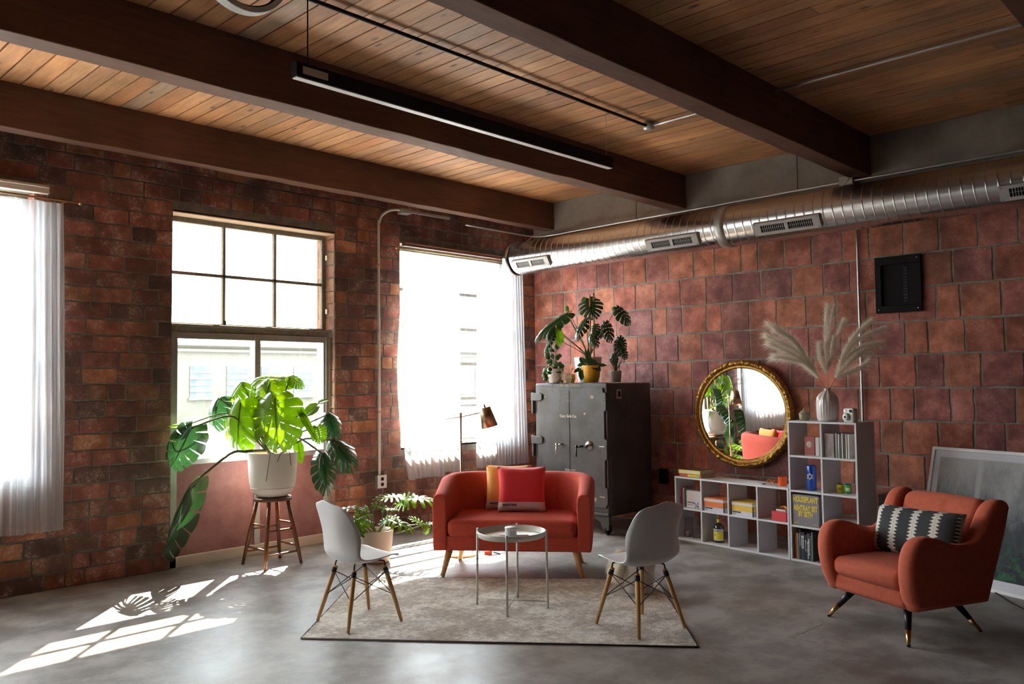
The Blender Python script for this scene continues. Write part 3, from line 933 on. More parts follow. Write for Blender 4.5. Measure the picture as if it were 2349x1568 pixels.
# ---- rug
def rug_mat():
    m = mat('faded woven rug', (.46, .41, .355), .95, color2=(.70, .66, .60), scale=3.5, bump=.6, bscale=90, lo=.44, hi=.57)
    nt = m.node_tree; L = nt.links.new
    b = nt.nodes['Principled BSDF']
    src = b.inputs['Base Color'].links[0].from_socket
    tc = nd(nt, 'ShaderNodeTexCoord')
    n = nd(nt, 'ShaderNodeTexNoise', Scale=28.0, Detail=6.0, Roughness=.75); L(tc.outputs['Object'], n.inputs['Vector'])
    n2 = nd(nt, 'ShaderNodeTexNoise', Scale=4.0, Detail=5.0, Roughness=.7, Distortion=1.2); L(tc.outputs['Object'], n2.inputs['Vector'])
    r = nd(nt, 'ShaderNodeMapRange'); r.inputs['From Min'].default_value = .35; r.inputs['From Max'].default_value = .65; r.inputs['To Min'].default_value = .72; r.inputs['To Max'].default_value = 1.22
    L(n.outputs['Fac'], r.inputs['Value'])
    h = nd(nt, 'ShaderNodeHueSaturation'); L(src, h.inputs['Color']); L(r.outputs[0], h.inputs['Value'])
    mx = nd(nt, 'ShaderNodeMix', data_type='RGBA'); mx.inputs[7].default_value = (.36, .37, .40, 1)
    r2 = nd(nt, 'ShaderNodeMapRange'); r2.inputs['From Min'].default_value = .55; r2.inputs['From Max'].default_value = .68; r2.inputs['To Max'].default_value = .6
    L(n2.outputs['Fac'], r2.inputs['Value']); L(r2.outputs[0], mx.inputs[0]); L(h.outputs[0], mx.inputs[6])
    L(mx.outputs[2], b.inputs['Base Color'])
    return m
M['rug'] = rug_mat()
M['rugedge'] = mat('rug binding', (.10, .07, .06), .9)
A_ = Vector((-5.103, -2.63, 0)); B_ = Vector((-3.57, -4.584, 0)); D_ = Vector((-3.894, -1.537, 0)); C_ = Vector((-2.30, -3.42, 0))
rg = thing('area_rug', 'faded grey beige rug with dark bound edge under the table and chairs', 'rug', (0, 0, 0))
rows = []
nn = 60
for i in range(nn + 1):
    row = []
    for j in range(nn + 1):
        u = i / nn; v = j / nn
        p = A_ * (1 - u) * (1 - v) + B_ * u * (1 - v) + C_ * u * v + D_ * (1 - u) * v
        row.append((p.x, p.y, .010 + random.uniform(-.0012, .0012)))
    rows.append(row)
MB().grid(rows).build('pile', M['rug'], rg, fixn=False)
mb = MB()
cs = [A_, B_, C_, D_]
for i in range(4):
    a = cs[i]; b = cs[(i + 1) % 4]
    mb.tube([a + Vector((0, 0, .005)), b + Vector((0, 0, .005))], .0065, 8)
mb.build('bound_edge', M['rugedge'], rg)
RUGZ = .011

# ---- shell chairs
def make_chair():
    t = thing('shell_chair', '', 'chair')
    prof = [(.230, .424, .180), (.224, .433, .188), (.20, .438, .205), (.14, .436, .222), (.06, .425, .232), (-.02, .415, .236), (-.10, .415, .236), (-.16, .435, .235), (-.195, .475, .233), (-.212, .53, .232), (-.226, .60, .229), (-.240, .67, .222), (-.252, .73, .213), (-.260, .77, .200), (-.265, .800, .178), (-.268, .820, .148), (-.270, .833, .112), (-.271, .841, .07)]
    pr = smooth_path(prof, 3)
    rows = []
    n = 18
    N = len(pr)
    for i, p in enumerate(pr):
        s = i / (N - 1)
        row = []
        for j in range(n + 1):
            u = -1 + 2 * j / n
            hw = p.z
            a = abs(u)
            lip = a ** 3.2
            # how strongly sides curl: seat a little, bend the most, top little
            up = .028 * math.exp(-((s - .35) / .22) ** 2) + .012
            fwd = .085 * math.exp(-((s - .52) / .20) ** 2) + .03
            kz = up * lip * (1 - max(0, (s - .5) * 2) * .9)
            kx = fwd * (a ** 2.4) * min(1, max(0, (s - .3) * 3.2)) * (1 if s > .3 else 0)
            edge = 0
            if s > .72: kz -= .045 * (a ** 2.5) * ((s - .72) / .28) ** 2
            fr = .03 * (a ** 2.5) if s < .12 else .03 * (a ** 2.5) * max(0, 1 - (s - .12) * 8)
            row.append((p.x + kx - fr, u * hw, p.y + kz))
        rows.append(row)
    o = MB().grid(rows).build('seat_shell', M['shell'], t, fixn=False)
    md = o.modifiers.new('thick', 'SOLIDIFY'); md.thickness = .006; md.offset = 0
    tops = [(.12, .13), (.12, -.13), (-.11, .12), (-.11, -.12)]
    feet = [(.205, .205), (.205, -.205), (-.205, .20), (-.205, -.20)]
    legs = []
    for (a, b), (c, d) in zip(tops, feet):
        P0 = Vector((a, b, .375)); P1 = Vector((c, d, .003))
        MB().tube([P0, P0.lerp(P1, .5), P1], [.016, .0155, .0105], 14).build('leg', M['oak'], t)
        legs.append((P0, P1))
        mb = MB(); mb.tube(smooth_path([(a * .75, b * .75, .412), (a * .95, b * .95, .408), (a, b, .395), tuple(P0.lerp(P1, .06))], 4), .0055, 8)
        q = P0.lerp(P1, .07); mb.tube([P0.lerp(P1, .03), P0.lerp(P1, .12)], .0175, 10)
        mb.build('leg_bracket', M['blackmetal'], t)
    for i, j in ((0, 1), (2, 3), (0, 2), (1, 3)):
        mb = MB()
        for p, q in ((i, j), (j, i)):
            mb.tube([legs[p][0].lerp(legs[p][1], .10), legs[q][0].lerp(legs[q][1], .52)], .0032, 6)
        mb.build('wire_brace', M['blackmetal'], t)
    mb = MB()
    for p in legs:
        q = p[0].lerp(p[1], .52); mb.lathe([(0, -.008), (.008, -.006), (.009, 0), (.008, .006), (0, .008)], 8, tuple(q * .985 + Vector((0, 0, q.z * .015))))
    mb.build('brace_bolt', M['blackmetal'], t)
    return t
ch = make_chair()
ch.location = (-4.640, -2.605, RUGZ); ch.rotation_euler = (0, 0, math.radians(-4))
tag(ch, 'white shell chair on the left side of the rug, near the stool', 'chair', 'white shell chairs')
ch2 = copy_tree(ch); ch2.location = (-3.462, -4.085, RUGZ); ch2.rotation_euler = (0, 0, math.radians(78))
ch2['label'] = 'white shell chair on the right of the rug, its back to the camera'

# ---- loveseat
sf = thing('loveseat_sofa', 'coral red two-seat tub sofa with tufted back and oak legs', 'sofa', (-2.790 + .024, -2.25 - .032, 0), math.atan2(-.607, -.795))
HW = .665; TH = .115
def sofa_path():
    # centreline in plan from right arm front to left arm front (local x forward, y left)
    a = HW - TH / 2
    pts = [(.33, -a), (.20, -a), (.05, -a), (-.06, -a + .004)]
    cx, cy, r = -.08, -a + .30, .30
    for k in range(1, 9):
        th = -PI / 2 - (PI / 2) * k / 9
        pts.append((cx + r * .93 * math.cos(th), cy + r * math.sin(th)))
    pts += [(-.36, -.25), (-.365, -.1), (-.365, .1), (-.36, .25)]
    out = [Vector((x, y, 0)) for x, y in pts]
    return out + [Vector((p.x, -p.y, 0)) for p in reversed(out[:-4])]
sp = sofa_path()
rows = []; N = len(sp)
for i, p in enumerate(sp):
    a = sp[max(0, i - 1)]; b = sp[min(N - 1, i + 1)]
    tg = (b - a).normalized(); nr = Vector((-tg.y, tg.x, 0))   # points inward? path runs from -y side round back to +y: inward is right-hand
    inward = -nr if (-nr).dot(Vector((.05, 0, 0)) - p) > 0 else nr
    s = min(1, max(0, (.33 - p.x) / .62))
    zt = .682 + .118 * (s * s * (3 - 2 * s))
    h = TH / 2 * (1 + .25 * s)
    row = []
    for (q, z) in ((1, .215), (1, .34), (1.04, .5), (1.06, zt - .07), (.97, zt - .03), (.75, zt - .008), (.35, zt + .002), (-.3, zt + .002), (-.75, zt - .012), (-.97, zt - .04), (-1.04, zt - .1), (-1.03, .45), (-.98, .25), (-.92, .212)):
        lean = -.03 * s * ((z - .3) / .5)
        row.append(tuple(p + inward * (h * q + lean) + Vector((0, 0, z))))
    rows.append(row)
mb = MB().grid(rows, closed=True)
mb.add(rows[0], [tuple(range(14))], False); mb.add(rows[-1], [tuple(range(13, -1, -1))], False)
mb.build('arms_and_back', M['sofa'], sf, weld=.0005, bevel=.014, seg=3, angle=50)
rbox(.70, 1.20, .13, .02, .0, c=(-.032, 0, .276)).build('seat_base', M['sofa'], sf)
rbox(.655, 1.085, .145, .05, .014, c=(.018, 0, .398)).build('seat_cushion', M['sofa'], sf)
for (y, z) in [(-.42, .70), (-.21, .70), (0, .70), (.21, .70), (.38, .70), (-.31, .58), (-.10, .58), (.12, .58), (.33, .58)]:
    MB().lathe([(0, .013), (.010, .011), (.017, .005), (.018, 0), (.015, -.004)], 14).xf(Matrix.Translation((-.312 if z > .65 else -.300, y, z)) @ Matrix.Rotation(PI / 2, 4, 'Y')).build('back_button', M['sofa'], sf)
for (x, y, sx, sy) in ((.27, -.53, 1, -1), (.27, .53, 1, 1), (-.27, -.50, -1, -1), (-.27, .50, -1, 1)):
    MB().tube([(x, y, .225), (x + .055 * sx, y + .055 * sy, .002 if sx < 0 else .004)], [.031, .0185], 16).build('leg', M['oak'], sf)

def pantone(name, label, col, loc, rz, lean, w=.43, h=.40):
    t = thing(name, label, 'cushion', loc, rz, 'colour chip throw pillows')
    mr = Matrix.Rotation(lean, 4, 'X')
    pm = bpy.data.materials.new(label[:20]); pm.use_nodes = True
    nt = pm.node_tree; L = nt.links.new; b = nt.nodes['Principled BSDF']; b.inputs['Roughness'].default_value = .9; b.inputs['Sheen Weight'].default_value = .3
    tc = nd(nt, 'ShaderNodeTexCoord'); sx = nd(nt, 'ShaderNodeSeparateXYZ'); L(tc.outputs['Object'], sx.inputs[0])
    gt = nd(nt, 'ShaderNodeMath', operation='GREATER_THAN'); gt.inputs[1].default_value = -h / 2 + .085; L(sx.outputs['Z'], gt.inputs[0])
    mx = nd(nt, 'ShaderNodeMix', data_type='RGBA'); mx.inputs[6].default_value = (.72, .66, .70, 1); mx.inputs[7].default_value = c4(col)
    L(gt.outputs[0], mx.inputs[0]); L(mx.outputs[2], b.inputs['Base Color'])
    nb_ = nd(nt, 'ShaderNodeTexNoise', Scale=7.0, Detail=3.0, Distortion=.8); L(tc.outputs['Object'], nb_.inputs['Vector'])
    bp = nd(nt, 'ShaderNodeBump', Strength=.5, Distance=.02); L(nb_.outputs['Fac'], bp.inputs['Height']); L(bp.outputs[0], b.inputs['Normal'])
    o = pillow(w, h, .13).build('cover', pm, t, weld=.0003)
    o.rotation_euler = (lean, 0, 0); o.location = (0, 0, h / 2)
    def on_surface(tx, x0, z0):
        for vt in tx.data.vertices:
            x = vt.co.x + x0; z = vt.co.y + z0
            u = max(-.97, min(.97, x / (w / 2))); v = max(-.97, min(.97, z / (h / 2)))
            k = ((1 - u ** 4) * (1 - v ** 4)) ** .55
            vt.co = Vector((x, -.13 / 2 * k - .0022, z))
        tx.location = (0, 0, 0); tx.rotation_euler = (0, 0, 0)
    tt = text('printed_text', 'PANTONE', .026, M['redtext'], o, (0, 0, 0), (0, 0, 0), 'LEFT', bold=.0014, ext=0); on_surface(tt, -w / 2 + .05, -h / 2 + .060)
    tt = text('printed_text', '18-1664' if col[1] < .1 else '14-0955', .017, M['redtext'], o, (0, 0, 0), (0, 0, 0), 'LEFT', ext=0); on_surface(tt, -w / 2 + .05, -h / 2 + .040)
    return t
# local sofa x forward -> world; pillows face sofa front: local -y axis must face sofa forward
rzp = math.atan2(-.607, -.795) + PI / 2
def sofa_pt(x, y, z):
    a = math.atan2(-.607, -.795); c, s = math.cos(a), math.sin(a)
    return (-2.766 + x * c - y * s, -2.282 + x * s + y * c, z)
M['soft'] = None
pantone('throw_pillow', 'bright red throw pillow with a white PANTONE band, front one of the pair', (.80, .035, .045), sofa_pt(-.10, .045, .475), rzp + math.radians(4), -.20)
pantone('throw_pillow', 'orange yellow throw pillow with a white PANTONE band, behind the red one', (.85, .36, .07), sofa_pt(-.20, -.085, .475), rzp - math.radians(3), -.12, w=.42, h=.405)

# ---- coffee table
ct = thing('tray_table', 'round pale grey tray side table with four thin legs', 'table', (-3.681, -3.122, RUGZ), math.atan2(.40, .06) + 0)
mb = MB(); R_ = .235
mb.lathe([(0, .498), (R_ - .002, .498), (R_ + .006, .502), (R_ + .013, .54), (R_ + .010, .541), (R_ + .002, .506), (R_ - .006, .502), (0, .502)], 64)
mb.build('tray', M['tray'], ct)
angs = []
for P in ((-3.81, -2.904), (-3.9, -3.286), (-3.546, -3.339), (-3.461, -2.969)):
    v = Vector((P[0] + 3.681, P[1] + 3.122)); angs.append(math.atan2(v.y, v.x) - ct.rotation_euler.z)
lp = []
for a in angs:
    c, s = math.cos(a), math.sin(a); r = .262
    o = MB().tube([(c * r, s * r, 0), (c * (r - .008), s * (r - .008), .55)], .0085, 12).build('leg', M['tray'], ct)
    lp.append(Vector((c * r, s * r, .045)))
mb = MB(); mb.tube([lp[0], lp[2]], .0045, 8); mb.tube([lp[1], lp[3]], .0045, 8); mb.build('cross_stretcher', M['tray'], ct)
mb = MB()
for a in angs: mb.lathe([(0, .007), (.006, .006), (.007, 0)], 8, (0, 0, 0)); mb.xf(Matrix.Rotation(a + .35, 4, 'Z') @ Matrix.Translation((.246, 0, .52)) @ Matrix.Rotation(PI / 2, 4, 'Y'), len(mb.v) - 24)
mb.build('rivet', M['chrome'], ct)
TZ = RUGZ + .502
def local_box_thing(name, label, cat, loc, rz, dims, m, bevel=.002, group=None):
    o = MB().box(-dims[0] / 2, dims[0] / 2, -dims[1] / 2, dims[1] / 2, 0, dims[2]).build(name, m, bevel=bevel)
    o.location = loc; o.rotation_euler = (0, 0, rz)
    return tag(o, label, cat, group)
M['darkbook'] = mat('dark tablet', (.10, .11, .13), .15)
local_box_thing('tablet', 'thin dark glossy tablet lying on the tray table', 'tablet', (-3.735, -3.185, TZ), math.radians(-46), (.235, .16, .008), M['darkbook'])
cd = thing('candle_jar', 'white round lidded candle tin standing on the tablet', 'candle', (-3.725, -3.16, TZ + .008))
MB().lathe([(0, 0), (.040, 0), (.042, .003), (.042, .047), (.040, .049), (0, .049)], 40).build('tin', M['white'], cd)
MB().lathe([(.043, .044), (.0435, .046), (.0435, .062), (.041, .065), (0, .065)], 40).build('lid', M['white'], cd)

# ---- stool
st = thing('wooden_stool', 'stained round wooden stool under the big monstera pot', 'stool', (-4.085, -.490, 0))
MB().lathe([(0, .575), (.155, .575), (.168, .580), (.172, .590), (.170, .602), (.160, .610), (.10, .609), (0, .606)], 48).build('seat', M['seatwood'], st)
ft = [(-4.274, -.302), (-4.273, -.696), (-3.891, -.657), (-3.902, -.305)]
fp = [(Vector((x + 4.085, y + .49, .003)), Vector(((x + 4.085) * .52, (y + .49) * .52, .58))) for x, y in ft]
for a, b in fp:
    MB().tube([a, a.lerp(b, .2), a.lerp(b, .5), b], [.0135, .018, .0205, .017], 16).build('leg', M['stoolwood'], st)
for i in range(4):
    j = (i + 1) % 4
    for f in ((.20, .55) if i % 2 else (.28, .63)):
        a = fp[i][0].lerp(fp[i][1], f); b = fp[j][0].lerp(fp[j][1], f)
        MB().tube([a, a.lerp(b, .5), b], [.008, .0105, .008], 12).build('rung', M['stoolwood'], st)

# ---- armchair
ac = thing('lounge_armchair', 'rust red wing armchair with sweeping arms and black brass-tipped legs', 'armchair', (-2.245, -5.31, 0), math.atan2(.40, -.917))
YC = .02
def side_outline():
    pts = [(.285, .195), (.335, .30), (.358, .42), (.352, .53), (.320, .600), (.265, .638), (.19, .645), (.10, .625), (0, .592), (-.09, .577), (-.17, .590), (-.225, .635), (-.262, .70), (-.30, .765), (-.35, .815), (-.41, .835), (-.465, .825), (-.492, .785)]
    top = [(p.x, p.y) for p in smooth_path([(a, b, 0) for a, b in pts], 3)]
    return top + [(-.455, .62), (-.38, .38), (-.315, .195)]
so = side_outline()
for s in (-1, 1):
    # panel: flares outward toward the top
    mb = MB()
    n = len(so)
    prof = [(0, .035), (.012, .010), (.035, 0), (.085, 0), (.108, .010), (.12, .035)]
    cx = sum(a for a, b in so) / n; cz = sum(b for a, b in so) / n
    rows = []
    # inset outline along its normals
    nor = []
    for i in range(n):
        a = Vector((so[i - 1][0], so[i - 1][1], 0)); b = Vector((so[(i + 1) % n][0], so[(i + 1) % n][1], 0))
        t_ = (b - a).normalized(); nn_ = Vector((-t_.y, t_.x, 0))
        nor.append(nn_)
    area = sum(so[i][0] * so[(i + 1) % n][1] - so[(i + 1) % n][0] * so[i][1] for i in range(n))
    sg = 1 if area > 0 else -1
    for (yy, ins) in prof:
        row = []
        for i in range(n):
            p = Vector((so[i][0], so[i][1], 0)) + nor[i] * ins * sg
            flare = .035 * (p.y - .2) / .5
            row.append((p.x, YC + s * (.262 + yy + flare), p.y))
        rows.append(row)
    mb.grid(rows, closed=True)
    mb.add(rows[0], [tuple(range(n))], False); mb.add(rows[-1], [tuple(range(n - 1, -1, -1))], False)
    mb.build('wing_arm', M['chairfab'], ac, weld=.0001)
def shear(mb, k, z0):
    mb.v = [(x + k * (z - z0), y, z) for x, y, z in mb.v]; return mb
b = rbox(.13, .60, .545, .05, .012, n=12, c=(-.27, YC, .545))
b = shear(b, -.36, .40)
# soft vertical gathers near the top
b.v = [(x + .009 * math.sin(y * 52) * max(0, min(1, (z - .55) * 4)) * max(0, 1 - abs(y - YC) * 4.5) - .0, y, z) for x, y, z in b.v]
b.build('backrest', M['chairfab'], ac)
rbox(.60, .60, .125, .035, 0, c=(.005, YC, .257)).build('seat_base', M['chairfab'], ac)
rbox(.56, .565, .125, .05, .022, c=(.055, YC, .365)).build('seat_cushion', M['chairfab'], ac)
c_, s_ = math.cos(-ac.rotation_euler.z), math.sin(-ac.rotation_euler.z)
def acl(x, y):
    a = x + 2.245; b_ = y + 5.31
    return (a * c_ - b_ * s_, a * s_ + b_ * c_)
fts = [acl(-2.396, -4.886), acl(-2.711, -5.51), acl(-2.094, -5.739), None]
fts[3] = (fts[2][0], fts[0][1] - .0)
for f in fts:
    a = Vector((f[0], f[1], .008)); b_ = Vector((f[0] * .62, YC + (f[1] - YC) * .66, .20))
    lg = MB().tube([a.lerp(b_, .36), b_], [.0165, .0265], 18).build('leg', M['black'], ac)
    lg.data.materials[0] = M['blacklacq'] if 'blacklacq' in M else M['blackmetal']
    MB().tube([a.lerp(b_, .02), a.lerp(b_, .37)], [.0115, .0168], 18).build('brass_tip', M['brass'], lg)
    MB().lathe([(0, -.008), (.010, -.006), (.0105, .0), (0, .004)], 12, tuple(a)).build('glide', M['black'], lg)

# lumbar pillow with feather bands
def feather_mat():
    m = bpy.data.materials.new('charcoal cloth with cream feather bands'); m.use_nodes = True
    nt = m.node_tree; L = nt.links.new; b = nt.nodes['Principled BSDF']; b.inputs['Roughness'].default_value = .95
    tc = nd(nt, 'ShaderNodeTexCoord'); sx = nd(nt, 'ShaderNodeSeparateXYZ'); L(tc.outputs['Object'], sx.inputs[0])
    def mth(op, a, bv=None, bsock=None):
        n = nd(nt, 'ShaderNodeMath', operation=op); L(a, n.inputs[0])
        if bsock is not None: L(bsock, n.inputs[1])
        elif bv is not None: n.inputs[1].default_value = bv
        return n.outputs[0]
    xx = mth('ADD', sx.outputs['X'], 10.0)
    u = mth('FRACT', mth('DIVIDE', xx, .158)); u = mth('ABSOLUTE', mth('SUBTRACT', u, .5))      # distance to band centre 0..0.5
    # saw edges point up: v = fract(z/.03 - u)
    zz = mth('ADD', mth('DIVIDE', sx.outputs['Z'], .0235), 50.0)
    zs = mth('SUBTRACT', zz, bsock=mth('MULTIPLY', u, 2.2))
    v = mth('FRACT', zs)
    lim = mth('ADD', mth('MULTIPLY', mth('SUBTRACT', mth('MULTIPLY', v, -1), -1.0), .17), .075)
    mk = mth('LESS_THAN', u, bsock=lim)
    cn = mth('LESS_THAN', u, .012)
    mk = mth('SUBTRACT', mk, bsock=mth('MULTIPLY', cn, .4))
    mx = nd(nt, 'ShaderNodeMix', data_type='RGBA'); mx.inputs[6].default_value = (.035, .035, .038, 1); mx.inputs[7].default_value = (.62, .58, .52, 1)
    L(mk, mx.inputs[0]); L(mx.outputs[2], b.inputs['Base Color'])
    wv = nd(nt, 'ShaderNodeTexWave', Scale=60.0); L(tc.outputs['Object'], wv.inputs['Vector'])
    bp = nd(nt, 'ShaderNodeBump', Strength=.3, Distance=.003); L(wv.outputs['Fac'], bp.inputs['Height']); bp.inputs['Strength'].default_value = .08; L(bp.outputs[0], b.inputs['Normal'])
    return m
lt = thing('lumbar_pillow', 'long charcoal pillow with cream feather-pattern bands on the armchair', 'cushion', (0, 0, 0))
o = pillow(.71, .33, .15, pinch=.05).build('cover', feather_mat(), lt, weld=.0003)
az = ac.rotation_euler.z
px_, py_ = -.12, .03
lt.location = (-2.245 + px_ * math.cos(az) - py_ * math.sin(az), -5.31 + px_ * math.sin(az) + py_ * math.cos(az), .435)
lt.rotation_euler = (0, 0, az + PI / 2)
o.location = (0, 0, .155); o.rotation_euler = (-.30, math.radians(-1.5), 0)

# ---- floor lamp
lm = thing('floor_lamp', 'antique brass floor lamp with cone shade, standing behind the sofa', 'lamp', (-2.69, -1.50, 0))
MB().lathe([(0, 0), (.14, 0), (.142, .006), (.140, .016), (.05, .022), (0, .022)], 48).build('base', M['oak'], lm)
MB().tube([(0, 0, .02), (0, 0, 1.322)], .0085, 14).build('pole', M['copper'], lm)
dr = Vector((.126, -.139, .014)).normalized()
a0 = Vector((0, 0, 1.295)) - dr * .142 + Vector((0, 0, -.006)); a1 = Vector((0, 0, 1.295)) + dr * .185 + Vector((0, 0, .024))
MB().tube([a0, (0, 0, 1.295), a1], .0058, 10).build('arm', M['copper'], lm)
mb = MB(); mb.tube([(0, 0, 1.270), (0, 0, 1.326)], .0125, 12); mb.lathe([(0, .0), (.013, .002), (.016, .008), (0, .014)], 12, (0, 0, 1.323)); mb.build('joint', M['copper'], lm)
# shade: axis from top centre to bottom centre
tp = Vector((.148, -.178, 1.385)); bt = Vector((.185, -.204, 1.200))
ax = (bt - tp); H_ = ax.length
mx_ = frame_mat(tp, (0, 0, 1), ax)
Zc = ax.normalized(); Xc = Zc.cross(Vector((0, 1, 0))).normalized(); Yc = Zc.cross(Xc)
mS = Matrix(((Xc.x, Yc.x, Zc.x, tp.x), (Xc.y, Yc.y, Zc.y, tp.y), (Xc.z, Yc.z, Zc.z, tp.z), (0, 0, 0, 1)))
mb = MB(); mb.lathe([(0, 0), (.047, 0), (.051, .003), (.079, H_), (.076, H_), (.048, .006), (0, .006)], 48); mb.xf(mS); mb.build('lamp_shade', M['copper'], lm)
mb = MB(); mb.lathe([(0, -.03), (.006, -.03), (.006, -.014), (.009, -.012), (.009, 0), (0, 0)], 12); mb.xf(mS); mb.build('shade_knob', M['blackmetal'], lm)
mb = MB(); mb.lathe([(0, .03), (.022, .04), (.028, .08), (.018, .11), (0, .12)], 20); mb.xf(mS); mb.build('bulb', M['whitepaint'], lm)

# ---- iron safe (front faces -x)
sa = thing('iron_safe', 'tall old blackened iron safe on casters, left of the shelves', 'safe', (-1.01, -.92, 0))
D = .80; WY = 1.035; ZB = .19; ZT = 1.605
mb = MB(); mb.box(.03, D, -WY, 0, ZB, ZT - .005); mb.build('body', M['iron'], sa, bevel=.02, seg=3)
mb = MB(); mb.box(-.0, .05, -WY, 0, ZB - .02, ZT); mb.build('front_frame', M['iron'], sa, bevel=.022, seg=3)
# door slab with stepped right edge
dy = WY
ol = [(-.06, .28), (-.06, ZT - .055), (-dy + .045, ZT - .055), (-dy + .045, ZT - .1), (-dy + .005, ZT - .11), (-dy + .005, 1.31), (-dy + .03, 1.30), (-dy + .03, 1.01), (-dy + .0, 1.0), (-dy + .0, .80), (-dy + .03, .78), (-dy + .03, .50), (-dy + .0, .49), (-dy + .0, .33), (-dy + .03, .28)]
do = bpy.data.objects.new('door', None); COL.objects.link(do); do.parent = sa
mb = MB(); mb.prism([(a, b) for a, b in ol], -.022, .0, 'x'); mb.build('door_slab', M['iron'], do, bevel=.006)
MB().box(-.0255, -.021, -.525, -.52, .30, ZT - .08).build('door_seam', M['blackmetal'], do)
for z in (1.45, .965, .42):
    h = MB(); h.prism([(.035, z - .045), (.035, z + .045), (-.10, z + .045), (-.135, z + .03), (-.135, z - .03), (-.10, z - .045)], -.04, -.02, 'x'); h.box(-.03, .02, .01, .035, z - .19, z + .05)
    h.build('hinge', M['iron'], do, bevel=.005)
for z in (1.41, .93, .40):
    MB().box(-.030, -.020, -dy + .03, -dy + .10, z - .004, z + .004).build('latch_bar', M['chrome'] if z < 1.2 else M['iron'], do)
def handle(y, z, m, ln):
    mb = MB(); mb.tube([(-.02, y - .035, z + .006), (-.055, y - .03, z + .006), (-.06, y, z)], .011, 12)
    mb.lathe([(0, -.02), (.014, -.014), (.019, 0), (.014, .014), (0, .02)], 16, (-.066, y + .012, z))
    mb.tube([(-.072, y + .012, z - .01), (-.078, y + .012, z - ln)], [.007, .010], 10)
    mb.build('door_handle', m, do)
handle(-.385, .925, M['chrome'], .10); handle(-.67, .915, M['blackmetal'], .105)
mb = MB(); mb.lathe([(0, .0), (.050, .0), (.052, .008), (.043, .014), (.040, .022), (.020, .024), (.018, .045), (0, .047)], 40); mb.xf(Matrix.Translation((-.022, -.80, .93)) @ Matrix.Rotation(-PI / 2, 4, 'Y')); mb.build('combination_dial', M['chrome'], do)
mb = MB(); mb.lathe([(0, .0), (.017, .0), (.012, .012), (0, .013)], 20); mb.xf(Matrix.Translation((-.067, -.80, .93)) @ Matrix.Rotation(-PI / 2, 4, 'Y')); mb.build('dial_knob', M['blackmetal'], do)
RT = (PI / 2, 0, -PI / 2)
text('lettering', 'Cary Safe Co.', .043, M['lettering'], sa, (-.024, -.51, 1.24), RT, bold=.0012)
text('lettering', 'Buffalo, N.Y.', .030, M['lettering'], sa, (-.024, -.53, .655), RT)
text('lettering', 'NSBORG', .034, M['chipped'], sa, (-.0015, -.60, ZT - .03), RT)
mb = MB()
for k in range(8):
    if k not in (3,): mb.box(-.0015, .0, -.39 - k * .018, -.381 - k * .018, ZT - .042, ZT - .018)
mb.build('worn_lettering', M['chipped'], sa)
def chip(y, z, r, sd):
    random.seed(sd); n = 14
    o_ = [(y + r * random.uniform(.35, 1.2) * math.cos(2 * PI * k / n), z + r * random.uniform(.35, 1.2) * math.sin(2 * PI * k / n)) for k in range(n)]
    MB().prism(o_, -.0235, -.0215, 'x').build('paint_chip', M['chipped'], do)
chip(-.84, 1.45, .028, 3); chip(-.17, 1.45, .014, 4); chip(-.86, .36, .035, 5); chip(-.74, 1.27, .016, 6)
MB().box(.16, .24, -WY - .006, -WY, 1.43, 1.53).build('side_plate', M['pot_beige'], sa); MB().box(.175, .225, -WY - .008, -WY - .005, 1.45, 1.51).build('side_plate_window', M['black'], sa)
MB().box(-.02, .03, -WY - .005, .005, ZB + .005, ZB + .04).build('front_ledge', M['iron'], sa, bevel=.008)
for (x, y) in ((.03, -WY + .07), (.03, -.07), (D - .09, -WY + .07), (D - .09, -.07)):
    sgn = 1 if y < -.5 else -1
    b_ = MB(); b_.prism([(y - .065 * sgn, ZB), (y + .16 * sgn, ZB), (y + .12 * sgn, ZB - .03), (y + .05 * sgn, ZB - .06), (y + .03 * sgn, .06), (y - .02 * sgn, .04), (y - .06 * sgn, .06)], x - .03, x - .005, 'x')
    b_.build('caster_bracket', M['iron'], sa)
    w_ = MB(); w_.lathe([(0, -.018), (.05, -.018), (.056, -.012), (.056, .012), (.05, .018), (0, .018)], 28); w_.xf(Matrix.Translation((x + .018, y - .01 * sgn, .056)) @ Matrix.Rotation(PI / 2, 4, 'X'))
    w_.build('caster_wheel', M['blackmetal'], sa)

# ---- mirror
mr = thing('round_mirror', 'round mirror in an ornate gilt frame leaning above the low shelf', 'mirror', (-.075, -3.01, 1.262), 0)
mr.rotation_euler = (0, math.radians(-.9), math.radians(1.0))
R0 = .565
mb = MB()
prof = [(.475, -.010), (.485, -.024), (.497, -.026), (.505, -.018), (.512, -.028), (.535, -.045), (.555, -.035), (.565, -.015), (.562, .012), (.47, .012)]
rows = []
N = 360
random.seed(21)
bumps = [(random.random() * 2 * PI, random.uniform(.517, .556), random.uniform(.010, .018)) for _ in range(420)]
bk = {}
for (a, r, s_) in bumps: bk.setdefault(int(a / (2 * PI) * 72), []).append((a, r, s_))
prof2 = [(.475, -.010), (.482, -.022), (.492, -.026), (.502, -.020), (.508, -.026), (.516, -.033), (.524, -.037), (.532, -.039), (.540, -.038), (.548, -.034), (.556, -.028), (.564, -.018), (.566, -.004), (.562, .012)]
